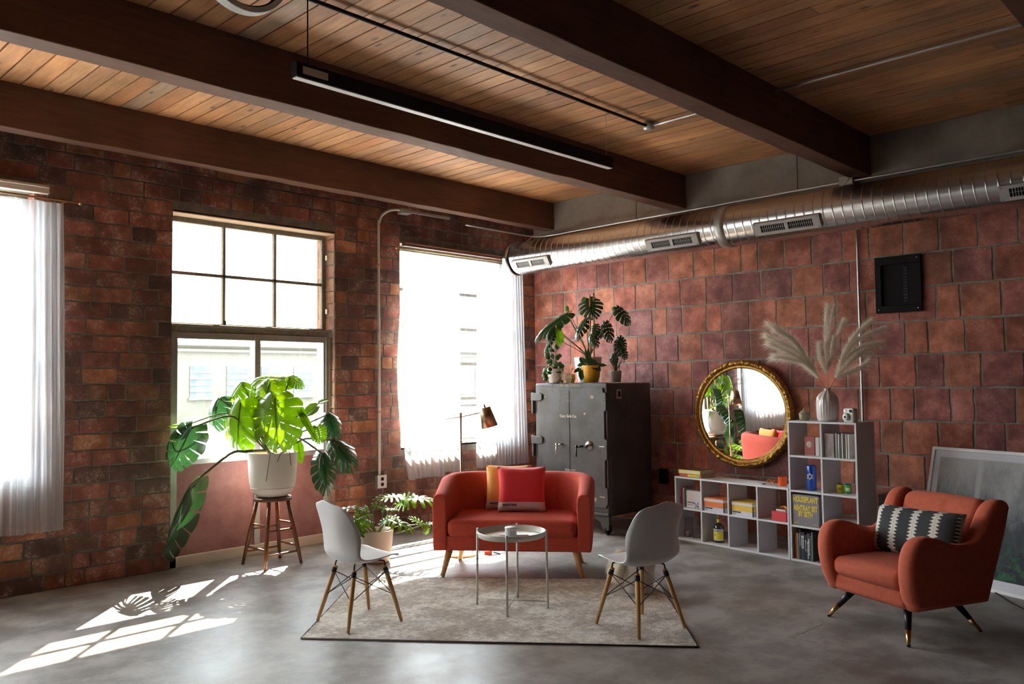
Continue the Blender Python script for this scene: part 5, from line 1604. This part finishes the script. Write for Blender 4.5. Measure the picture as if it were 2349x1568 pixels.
mb.box(0, fw, 0, .035, 0, f_); mb.box(0, fw, 0, .035, fh - f_, fh); mb.box(0, f_, 0, .035, f_, fh - f_); mb.box(fw - f_, fw, 0, .035, f_, fh - f_)
fo = mb.build('frame', M['whitepaint'], pz, bevel=.002); fo.rotation_euler = (-lean, 0, 0)
MB().box(f_, fw - f_, .012, .016, f_, fh - f_).build('mount', mat('white mount board', (.60, .60, .66), .6), fo)
MB().box(f_ + .055, fw - f_ - .055, .009, .0125, f_ + .07, fh - f_ - .055).build('print', art_mat(), fo)
MB().box(.01, fw - .01, .022, .03, .01, fh - .01).build('backing_board', M['seatwood'], fo)
bpy.data.objects.remove(pc)
o = MB().box(-.56, -.12, -5.15, -4.55, 0, .607).build('grey_cabinet', mat('grey cabinet paint', (.16, .15, .15), .7), bevel=.006); tag(o, 'dark grey box mostly hidden between tall shelf and framed print', 'cabinet')

# ================================================================ PLANTS
def monstera_mesh(name, nl=6, gap=.30, v0=.30, hole=True, L0=(.30, .46, .52, .45, .30, .14), droop=.16, m=None, a0=2.5, a1=.42, seed=0, cup=.10, rnd=.12):
    random.seed(seed)
    mb = MB()
    KV = [0, .10, .22, .36, .52, .68, .84, 1.0]
    def ip(u):
        k = u * 5; i = min(4, int(k)); f = k - i
        return L0[i] * (1 - f) + L0[i + 1] * f
    for side in (-1, 1):
        for l in range(nl):
            u0, u1 = l / nl, (l + 1) / nl
            cutL = 0 if l == 0 else 1; cutR = 1
            rl = random.uniform(.9, 1.05)
            rows = []
            for v in KV:
                if v < v0: g = (gap * 1.1 if (hole and .15 < v < .3) else 0)
                else: g = gap * min(1, (v - v0) / .18) * (.55 + .45 * v)
                row = []
                for q in range(5):
                    s = -1 + q / 2
                    gl = g * (cutL if s < 0 else cutR)
                    u = (u0 + u1) / 2 + s * (u1 - u0) / 2 * (1 - gl)
                    a = a0 + (a1 - a0) * u ** .8
                    ln = ip(u) * rl
                    ve = v * (1 - rnd * s * s * v * v)
                    y = u * .86 + ve * ln * math.cos(a) + .06 * ve * ve
                    x = side * ve * ln * math.sin(a)
                    z = cup * ve - droop * ve * ve - .16 * u * u + .015 * math.cos(s * PI / 2) * v
                    row.append((x, y, z))
                rows.append(row)
            mb.grid(rows)
    # midrib
    mb.tube([(0, u * .95, -.16 * u * u + .004) for u in (0, .25, .5, .75, 1)], [.010, .009, .007, .004, .002], 6)
    me = mb.mesh(name, m)
    bm = bmesh.new(); bm.from_mesh(me); bmesh.ops.remove_doubles(bm, verts=bm.verts, dist=.002); bm.to_mesh(me); bm.free()
    return me
MONS = [monstera_mesh('monstera_leaf', 8, .11, .50, True, m=M['leaf'], seed=1, droop=.26, rnd=.05), monstera_mesh('monstera_leaf', 6, .13, .52, False, m=M['leaf'], seed=2, droop=.42, rnd=.05), monstera_mesh('monstera_leaf', 7, .12, .48, True, m=M['leaf'], seed=3, droop=.30, rnd=.05)]
MONF = [monstera_mesh('monstera_leaf', 6, .10, .5, False, m=M['leaf_dark'], seed=11, droop=.75, cup=-.05, rnd=.05), monstera_mesh('monstera_leaf', 7, .15, .42, False, m=M['leaf_dark'], seed=12, droop=.55, cup=.05, rnd=.05)]  # darker green copies for the leaves without backlight, their shade painted in
MOND = [monstera_mesh('monstera_leaf', 7, .24, .36, False, m=M['leaf_dark'], seed=4, droop=.28, rnd=.06), monstera_mesh('monstera_leaf', 6, .18, .42, True, m=M['leaf_dark'], seed=5, droop=.3, rnd=.06)]
PHIL = [monstera_mesh('lobed_leaf', 6, .62, .12, False, L0=(.34, .44, .46, .42, .34, .2), m=M['leaf'], seed=6, droop=.15, cup=.12), monstera_mesh('lobed_leaf', 5, .6, .15, False, L0=(.36, .46, .44, .38, .3, .22), m=M['leaf'], seed=7, droop=.25)]
ENT = [monstera_mesh('young_leaf', 1, 0, 2, False, L0=(.30, .36, .34, .28, .2, .1), m=M['leaf'], seed=8, droop=.1)]
CAMP = Vector((-8.003, -7.343, 1.9))
def place_leaf(parent, base, me, J, T, w, nrm=None, name='leaf', roll=None):
    if roll is None: roll = random.uniform(-.28, .28)
    J = Vector(J); T = Vector(T)
    y = T - J; L_ = y.length
    n0 = Vector(nrm) if nrm else ((CAMP - J).normalized() * .75 + Vector((0, 0, .75)) + Vector((0, .25, 0)))
    o = bpy.data.objects.new(name, me); COL.objects.link(o); o.parent = parent
    Y = y.normalized(); n0 = n0.normalized()
    if abs(Y.dot(n0)) > .93: n0 = (n0 + Vector((0, 0, 1))).normalized()
    X = Y.cross(n0).normalized(); Z = X.cross(Y).normalized()
    R_ = Matrix((X, Y, Z)).transposed().to_4x4()
    o.matrix_local = Matrix.Translation(J - base) @ R_ @ Matrix.Rotation(roll, 4, 'Y') @ Matrix.Diagonal((w, L_, (L_ + w) / 2, 1))
    return o
BIG = [
(-4.195,-0.727,1.500, -4.220,-0.759,1.092, 0.405),
(-4.389,-0.467,1.464, -4.451,-0.479,1.094, 0.318),
(-3.946,-0.535,1.670, -4.188,-0.361,1.713, 0.249),
(-4.169,-0.592,1.651, -4.246,-0.585,1.450, 0.243),
(-4.300,-0.313,1.646, -4.391,-0.237,1.509, 0.206),
(-4.477,-0.192,1.503, -4.543,-0.179,1.258, 0.229),
(-3.968,-0.587,1.694, -3.882,-0.670,1.620, 0.144),
(-3.763,-0.707,1.418, -3.864,-0.670,1.349, 0.185),
(-3.719,-0.683,1.449, -3.639,-0.697,1.488, 0.162),
(-3.836,-0.835,1.237, -3.810,-0.852,1.099, 0.142),
(-4.735,-0.196,1.260, -4.879,-0.097,0.925, 0.276),
(-4.740,-0.120,1.265, -4.851,-0.006,1.271, 0.093),
(-4.746,-0.294,0.754, -4.955,-0.105,0.094, 0.265),
(-3.934,-1.078,1.009, -3.950,-1.156,0.722, 0.206),
(-3.708,-0.887,1.110, -3.648,-1.080,0.927, 0.238),
(-3.714,-0.825,1.346, -3.692,-0.905,1.141, 0.176),
(-4.025,-0.865,1.370, -3.952,-0.996,1.148, 0.093),
(-3.864,-0.552,1.089, -3.837,-0.567,0.903, 0.137),
(-4.155,-0.285,1.585, -4.136,-0.309,1.231, 0.169),
(-3.985,-0.480,1.442, -3.875,-0.584,1.307, 0.161),
]
SAFE = [
(-0.688,-1.463,2.555, -0.727,-1.553,2.375, 0.270),
(-0.463,-1.688,2.454, -0.403,-1.811,2.293, 0.156),
(-0.925,-1.350,2.378, -1.187,-1.136,2.161, 0.162),
(-0.892,-1.311,2.374, -0.973,-1.293,2.274, 0.106),
(-1.071,-1.260,2.215, -1.144,-1.248,2.092, 0.097),
(-1.048,-1.283,2.215, -1.054,-1.338,2.051, 0.121),
(-0.666,-1.398,2.331, -0.818,-1.372,2.145, 0.173),
(-0.544,-1.593,2.283, -0.545,-1.651,2.092, 0.131),
(-0.702,-1.572,2.253, -0.760,-1.575,2.138, 0.121),
(-0.748,-1.545,2.140, -0.774,-1.624,2.022, 0.105),
(-0.717,-1.434,2.564, -0.733,-1.414,2.523, 0.074),
(-0.856,-1.283,2.468, -0.849,-1.286,2.411, 0.057),
(-1.106,-1.289,2.116, -1.212,-1.242,1.971, 0.064),
(-0.565,-1.493,2.198, -0.523,-1.532,2.131, 0.123),
(-0.391,-1.667,2.113, -0.347,-1.703,1.980, 0.107),
]
PHI = [
(-3.347,-1.393,0.608, -3.468,-1.341,0.616, 0.115),
(-3.196,-1.331,0.571, -3.079,-1.452,0.579, 0.132),
(-3.596,-1.057,0.510, -3.704,-0.945,0.487, 0.075),
(-3.526,-1.130,0.519, -3.505,-1.150,0.489, 0.060),
(-3.417,-1.098,0.509, -3.357,-1.160,0.497, 0.046),
(-3.345,-1.170,0.472, -3.289,-1.229,0.481, 0.051),
(-3.530,-1.194,0.456, -3.608,-1.185,0.450, 0.065),
(-3.362,-1.291,0.396, -3.298,-1.426,0.358, 0.100),
(-3.126,-1.458,0.334, -3.177,-1.410,0.385, 0.061),
(-3.123,-1.462,0.339, -3.077,-1.510,0.354, 0.056),
(-3.537,-1.110,0.379, -3.628,-1.017,0.400, 0.080),
(-3.615,-1.101,0.378, -3.677,-1.105,0.323, 0.065),
(-3.559,-1.157,0.362, -3.642,-1.139,0.287, 0.075),
(-3.401,-1.033,0.363, -3.463,-1.041,0.362, 0.061),
(-3.517,-0.988,0.414, -3.515,-0.994,0.464, 0.041),
(-3.292,-1.149,0.403, -3.245,-1.196,0.397, 0.051),
(-3.607,-1.175,0.302, -3.677,-1.172,0.247, 0.059),
(-3.650,-0.918,0.332, -3.680,-0.883,0.293, 0.061),
]
random.seed(5)
def stalks(parent, base, root, J, r=.0045, up=.25, sag=0, m=None):
    J = Vector(J); root = Vector(root)
    mid = root.lerp(J, .5) + Vector((0, 0, up * (J - root).length))
    MB().tube([p - base for p in smooth_path([root, root.lerp(mid, .55) + Vector((0, 0, .01)), mid, J], 5)], [r * 1.3] * 6 + [r] * 10, 8).build('stalk', m or M['stalk'], parent)

# big monstera on the stool
PB_ = Vector((-4.085, -.49, .61))
big = thing('potted_monstera', 'large bright green monstera in a white pot on the wooden stool', 'plant', PB_)
MB().lathe([(0, .0), (.11, 0), (.145, .012), (.180, .055), (.193, .085), (.205, .14), (.217, .30), (.222, .395), (.224, .40), (.215, .40), (.208, .37), (.204, .34), (0, .335)], 56).build('pot', M['pot_white'], big)
o = MB(); o.lathe([(.1915, .080), (.195, .084), (.1945, .088), (.191, .084)], 56); o.build('pot_seam', M['pot_cream'], big, fixn=False)
mb = MB(); random.seed(2)
mb.lathe([(0, .35), (.06, .352), (.12, .348), (.206, .338)], 40)
for _ in range(90):
    a = random.random() * 6.28; r = random.random() ** .5 * .16; c = Vector((r * math.cos(a), r * math.sin(a), .352 + random.random() * .012))
    s = random.uniform(.008, .02); mb.tube([c, c + Vector((random.uniform(-1, 1), random.uniform(-1, 1), random.uniform(-.3, .6))) * s], s * .4, 5)
mb.build('bark_soil', M['soil'], big)
for (x0, y0, x1, y1, zt) in ((-.05, -.03, -.13, .02, 1.02), (.12, .02, .11, .04, .62)):
    MB().tube([(x0, y0, .3), ((x0 + x1) / 2, (y0 + y1) / 2, (.3 + zt) / 2), (x1, y1, zt)], .009, 8).build('support_stake', M['bamboo'], big)
mb = MB()
mb.tube(smooth_path([(.02, -.02, .33), (.0, -.04, .37), (-.06, -.05, .40), (-.09, -.02, .46)], 5), [.017] * 16, 10)
mb.tube(smooth_path([(.0, -.03, .35), (.06, -.06, .39), (.12, -.03, .43)], 5), [.015] * 11, 10)
mb.build('main_stem', M['stalk'], big)
for pts in ([(-.06, -.13, .37), (-.13, -.19, .41), (-.155, -.20, .30), (-.17, -.185, .16)], [(.02, -.16, .37), (.03, -.23, .41), (.04, -.245, .29)], [(-.02, -.15, .37), (-.05, -.23, .41), (-.09, -.235, .33)]):
    MB().tube(smooth_path(pts, 4), .0035, 6).build('aerial_root', M['stalk'], big)
roots = [Vector((-.08, -.03, .42)), Vector((.06, -.05, .40)), Vector((0, -.03, .42)), Vector((.1, -.02, .42))]
sizes = {0: 1.25, 1: 1.25, 2: 1.2, 12: 1.3, 10: 1.15, 13: 1.1, 14: 1.1}
for i, (a, b_, c, d, e, f, w) in enumerate(BIG):
    J = Vector((a, b_, c)); T = Vector((d, e, f))
    if T.y > -.06: T.y = -.08
    if J.y > -.10: J.y = -.14
    k = sizes.get(i, 1.1)
    lname = 'leaf'
    me = ENT[0] if i in (7, 8, 16, 11, 17) else MONS[i % 3]
    if i in (12,): me = MONF[0]
    if i in (10, 13, 14, 5, 15): me = MONF[1]
    nrm = None
    if i == 12: nrm = (-.55, -.75, .15)
    if i == 2: nrm = (-.3, -.6, .8)
    if i in (10,): nrm = (-.4, -.7, .5)
    if i in (13, 14): nrm = (-.55, -.8, .1)
    TT = J + (T - J) * (1.12 if i != 12 else 1.02)
    if TT.y > -.05: TT.y = -.06
    if i == 12: w *= .56; TT = Vector((-5.03, -.27, .10)); J = Vector((-4.80, -.37, .77))
    if i == 10: J = J + Vector((-.05, -.17, 0)); TT = TT + Vector((-.05, -.17, 0))
    if i == 12: J = J + Vector((-.05, -.10, 0)); TT = TT + Vector((-.05, -.10, .05))
    if i == 5: J = J + Vector((0, -.05, 0)); TT = TT + Vector((0, -.05, 0))
    place_leaf(big, PB_, me, J, TT, w * k, nrm)
    r0 = PB_ + roots[0 if a < -4.15 else (3 if a > -3.9 else 2)]
    up = {12: .16, 10: .30, 13: .22, 11: .3}.get(i, .12)
    leafs = 0
    stalks(big, PB_, r0, J, .011 if i in (12,) else (.0085 if i in (10, 13, 14, 16) else .0065), up)

# philodendron on the floor
PP = Vector((-3.394, -1.115, 0))
ph = thing('potted_philodendron', 'bushy lobed-leaf plant in a cream pot on the floor left of the sofa', 'plant', PP)
MB().lathe([(0, 0), (.105, 0), (.118, .01), (.130, .06), (.142, .14), (.153, .25), (.157, .285), (.1575, .29), (.150, .29), (.146, .26), (.12, .20), (0, .195)], 56).build('pot', M['pot_cream'], ph)
MB().lathe([(0, .205), (.06, .207), (.135, .20)], 36).build('soil', M['soil'], ph)
for i, (a, b_, c, d, e, f, w) in enumerate(PHI):
    J = Vector((a, b_, c)); T = Vector((d, e, f))
    k = 2.5 if i < 2 else 2.4
    up_n = (-.25, -.35, 1.0) if i not in (11, 12, 16) else (-.6, -.6, .7)
    dr = (T - J)
    place_leaf(ph, PP, PHIL[i % 2], J, J + dr * 1.6, w * k, up_n)
    if i in (0, 1, 2, 7, 8):
        place_leaf(ph, PP, PHIL[(i + 1) % 2], J + Vector((.02, -.03, -.01)), J - dr * .8 + Vector((0, 0, -.04)), w * k * .9, up_n)
    stalks(ph, PP, PP + Vector((.02 * math.cos(i * 2.4), .02 * math.sin(i * 2.4), .21)), J, .0042, .10 if i != 8 else -.02)

# plants on the safe
ZS = 1.605
def plant(name, label, x, y, cat='plant'):
    return thing(name, label, cat, (x, y, ZS)), Vector((x, y, ZS))
pt, b0 = plant('potted_monstera', 'dark-leaved monstera in a large white pot on top of the safe', -.545, -1.325)
MB().lathe([(0, 0), (.10, 0), (.115, .01), (.150, .20), (.158, .285), (.160, .29), (.152, .29), (.148, .27), (0, .26)], 44).build('pot', M['pot_white'], pt)
MB().lathe([(0, .27), (.147, .265)], 30).build('soil', M['soil'], pt)
for (x0, y0) in ((-.03, -.03), (.01, -.05)):
    MB().tube([(x0 - .11, y0 - .12, .25), (x0 - .13, y0 - .14, 1.02 - abs(x0))], .009, 8).build('support_stake', M['bamboo'], pt)
random.seed(9)
for i, (a, b_, c, d, e, f, w) in enumerate(SAFE):
    J = Vector((a, b_, c)); T = Vector((d, e, f)); k = 1.1
    me = MONS[i % 3] if i in (3, 5) else MOND[i % 2]
    if i in (10, 11): me = ENT[0]
    place_leaf(pt, b0, me, J, J + (T - J) * 1.15, w * k)
    if i != 14: stalks(pt, b0, b0 + Vector((-.03, -.04, .28)), J, .004, .02)
# pilea
pl_, b0 = plant('potted_pilea', 'round-leaved plant in a small white pot at the left of the safe top', -.945, -1.165)
MB().lathe([(0, 0), (.050, 0), (.060, .006), (.085, .08), (.092, .155), (.093, .16), (.086, .16), (.084, .14), (0, .135)], 36).build('pot', M['pot_white'], pl_)
def disc(name, r, m):
    mb = MB(); mb.lathe([(0, .0), (r * .4, .004), (r * .8, .002), (r, -.006)], 14); return mb.mesh(name, m)
DISC = disc('round_leaf', .030, M['leaf_round'])
random.seed(12)
rs = []
for i in range(46):
    a = random.random() * 2 * PI; r = random.uniform(.02, .13); z = random.uniform(.12, .42) if r < .10 else random.uniform(.02, .28)
    p = b0 + Vector((r * math.cos(a) - .02, r * math.sin(a) - .0, z))
    if i > 36: p = b0 + Vector((-.07 + random.uniform(-.03, .02), .05 + random.uniform(-.01, .035), random.uniform(0.03, .12)))
    o = bpy.data.objects.new('leaf', DISC); COL.objects.link(o); o.parent = pl_
    o.location = p - b0
    nn_ = (CAMP - p).normalized() * random.uniform(.3, 1) + Vector((random.uniform(-.5, .5), random.uniform(-.5, .5), random.uniform(.2, 1)))
    o.rotation_euler = nn_.to_track_quat('Z', 'Y').to_euler(); s = random.uniform(.7, 1.15); o.scale = (s, s * 1.1, s)
mb = MB()
for ch_ in list(pl_.children):
    if ch_.name.startswith('leaf'):
        p = Vector(ch_.location); mb.tube([(0, 0, .13), (p.x * .4, p.y * .4, max(.16, p.z * .8)), tuple(p)], .0018, 5)
mb.build('stalks', M['stalk'], pl_)
# geometric pot with trailing string plant
gp, b0 = plant('trailing_plant', 'faceted white and yellow pot with thin stems trailing down the safe front', -.87, -1.325)
o = MB().lathe([(0, 0), (.045, 0), (.064, .05), (.058, .098), (.050, .098), (.050, .08), (0, .08)], 6).build('pot', mat('faceted pot', (.66, .52, .30), .5), gp); 
for p in o.data.polygons: p.use_smooth = False
random.seed(14)
def trail(parent, b0, pts, m=None, leafy=True, r=.0016):
    P = smooth_path(pts, 6)
    mb = MB(); mb.tube([Vector(p) - b0 for p in P], r, 5)
    if leafy:
        for i in range(3, len(P), 2):
            for s in (-1, 1):
                p = Vector(P[i]) - b0; d = Vector((random.uniform(-1, .2), s * random.uniform(.3, 1), random.uniform(-.5, .5))).normalized() * .012
                wv = Vector((0, .002, .003)); mb.add([p, p + d * .5 + wv, p + d, p + d * .5 - wv], [(0, 1, 2, 3)])
    mb.build('trailing_stem', m or M['leaf_pale'], parent, fixn=False)
X_ = -1.065
for pts in ([(-.87, -1.325, 1.70), (-.96, -1.33, 1.72), (X_, -1.345, 1.60), (X_, -1.35, 1.44), (X_, -1.33, 1.32), (X_, -1.332, 1.23)],
            [(-.87, -1.325, 1.70), (-.97, -1.40, 1.70), (X_, -1.475, 1.59), (X_, -1.44, 1.47), (X_, -1.46, 1.41), (X_, -1.50, 1.415)],
            [(-.87, -1.325, 1.70), (-.96, -1.43, 1.69), (X_, -1.50, 1.60), (X_, -1.54, 1.55), (X_, -1.58, 1.54)],
            [(-.87, -1.325, 1.70), (-.97, -1.26, 1.71), (X_, -1.245, 1.60), (X_, -1.23, 1.53), (X_, -1.25, 1.50)],
            [(-.87, -1.325, 1.70), (-.98, -1.36, 1.68), (X_, -1.39, 1.60), (X_, -1.40, 1.56)]):
    trail(gp, b0, pts)
for k in range(7):
    a = k * .9; trail(gp, b0, [(-.87, -1.325, 1.69), (-.87 + .03 * math.cos(a), -1.325 + .03 * math.sin(a), 1.75), (-.87 + .06 * math.cos(a), -1.325 + .06 * math.sin(a), 1.77 + .02 * math.sin(k * 3))])
# yellow pot with arrow-leaf plant
yp, b0 = plant('potted_alocasia', 'broad dark-leaved plant in a mustard yellow pot on the safe', -.765, -1.545)
MB().lathe([(0, 0), (.060, 0), (.075, .006), (.098, .08), (.103, .185), (.1035, .19), (.097, .19), (.094, .17), (0, .165)], 44).build('pot', M['pot_yellow'], yp)
AL = monstera_mesh('broad_leaf', 1, 0, 2, False, L0=(.42, .44, .38, .3, .2, .1), m=M['leaf_dark'], seed=8, droop=.12, a0=2.7)
for (J, T, w) in (((-.80, -1.56, 1.85), (-.78, -1.70, 1.74), .17), ((-.86, -1.49, 1.74), (-.88, -1.50, 1.63), .10), ((-.80, -1.47, 1.83), (-.79, -1.40, 1.90), .09), ((-.72, -1.42, 1.82), (-.76, -1.33, 1.80), .08), ((-.80, -1.52, 1.95), (-.84, -1.58, 1.83), .09), ((-.82, -1.42, 1.76), (-.87, -1.38, 1.72), .06), ((-.75, -1.63, 1.80), (-.72, -1.73, 1.80), .07)):
    place_leaf(yp, b0, AL, J, T, w, (-.6, -.6, .6)); stalks(yp, b0, b0 + Vector((0, 0, .16)), J, .003, .15)
# grass-like plant in beige pot
gp2, b0 = plant('potted_grass', 'wispy grass-like plant in a beige pot at the right of the safe top', -.52, -1.70)
MB().lathe([(0, 0), (.050, 0), (.056, .004), (.066, .12), (.067, .128), (.061, .128), (.059, .11), (0, .105)], 36).build('pot', M['pot_beige'], gp2)
mb = MB(); random.seed(18)
for k in range(64):
    a = random.random() * 2 * PI
    if k < 34: r = random.uniform(.01, .05); h = random.uniform(.2, .42); pts = [(0, 0, .1), (r * .4 * math.cos(a), r * .4 * math.sin(a), .1 + h * .5), (r * math.cos(a), r * math.sin(a), .1 + h)]
    else:
        r = random.uniform(.12, .27); h = random.uniform(.10, .24); e = random.uniform(-.15, .1)
        if math.cos(a) > 0: r *= .8
        pts = [(0, 0, .1), (r * .35 * math.cos(a), r * .35 * math.sin(a), .1 + h * .8), (r * .7 * math.cos(a), r * .7 * math.sin(a), .1 + h), (r * math.cos(a), r * math.sin(a), .1 + h + e * .8)]
    P = smooth_path(pts, 6); mb.tube(P, [.0022 * (1 - .7 * i / len(P)) for i in range(len(P))], 4)
mb.build('grass_blades', M['leaf_grass'], gp2)
for (J, T, w) in (((-.50, -1.72, 2.06), (-.47, -1.76, 1.90), .12), ((-.53, -1.68, 1.92), (-.55, -1.69, 1.80), .10), ((-.47, -1.76, 1.98), (-.44, -1.80, 1.86), .10)):
    place_leaf(gp2, b0, MOND[1], J, T, w)
# pot with drooping dried fringe behind the right chair
dp = thing('planter_pot', 'white pot with a pale dried fringe spilling left, behind the right chair', 'planter', (-2.735, -3.555, RUGZ))
MB().lathe([(0, 0), (.095, 0), (.105, .008), (.118, .12), (.130, .24), (.131, .245), (.124, .245), (.12, .22), (0, .215)], 44).build('pot', M['pot_white'], dp)
mb = MB(); random.seed(40)
for k in range(1500):
    g = random.choice([0, 0, 1])
    c = Vector((-.05, .13, .285)) if g == 0 else Vector((-.11, .05, .25))
    a = random.random() * 2 * PI
    s = Vector((random.gauss(0, .010), random.gauss(0, .010), random.gauss(0, .007)))
    top = Vector((-.02, .05, .265)) + s; m1 = c + s * 1.6; e = c + Vector((-.04, .05, -.17 if g == 0 else -.14)) + s * 2.2 + Vector((0, 0, random.uniform(-.03, .05)))
    P = smooth_path([top, m1, e], 3); wv = Vector((random.gauss(0, 1), random.gauss(0, 1), 0)).normalized() * .0011
    vs = []; 
    for p in P: vs += [p - wv, p + wv]
    mb.add(vs, [(2 * i, 2 * i + 1, 2 * i + 3, 2 * i + 2) for i in range(len(P) - 1)])
mb.build('dried_fringe', M['pampas'], dp, fixn=False)
MB().lathe([(0, .0), (.06, .0), (.085, .035), (.09, .04), (.07, .045), (0, .05)], 24, (.02, 0, .225)).build('terracotta_insert', cmat((.42, .15, .08)), dp)

# cable and orange adapter under the sofa
cb_ = thing('power_adapter', 'orange plug adapter with a coiled black cable under the sofa', 'cable', (-2.50, -1.66, 0))
MB().box(-.035, .035, -.022, .022, 0, .034).build('adapter', cmat((.75, .16, .06)), cb_, bevel=.006).rotation_euler = (0, 0, -.9)
pts = []
for k in range(34):
    a = k * .55; r = .055 + .02 * math.sin(k * .9)
    pts.append((-.07 + r * math.cos(a), .075 + r * .9 * math.sin(a), .004 + .0012 * k))
MB().tube(smooth_path(pts, 2), .0028, 6).build('cable', M['black'], cb_)
MB().tube(smooth_path([(.03, -.04, .02), (.05, -.07, .014), (.06, -.10, .006)], 4), .006, 8).build('plug', M['black'], cb_)
o = MB().tube(smooth_path([(-.92, -5.50, .006), (-1.05, -5.60, .004), (-1.2, -5.70, .004), (-1.42, -5.88, .004)], 6), .0035, 6).build('floor_cable', M['black']); tag(o, 'thin black cable on the floor beside the framed print', 'cable')
# worn tape corner on the floor
o = MB(); o.add([(0, 0, 0), (.42, -.02, 0), (.42, -.05, 0), (.035, -.032, 0), (.035, -.19, 0), (0, -.19, 0), (0, 0, .0006), (.42, -.02, .0006), (.42, -.05, .0006), (.035, -.032, .0006), (.035, -.19, .0006), (0, -.19, .0006)], [(6, 7, 8, 9), (6, 9, 10, 11), (0, 1, 7, 6), (1, 2, 8, 7), (2, 3, 9, 8), (3, 4, 10, 9), (4, 5, 11, 10), (5, 0, 6, 11)])
o = o.build('tape_mark', mat('worn tape residue', (.36, .33, .29), .6, color2=(.27, .25, .22), scale=12)); o.location = (-3.02, -4.88, .0005); tag(o, 'worn corner of old tape on the concrete in front of the armchair', 'tape')
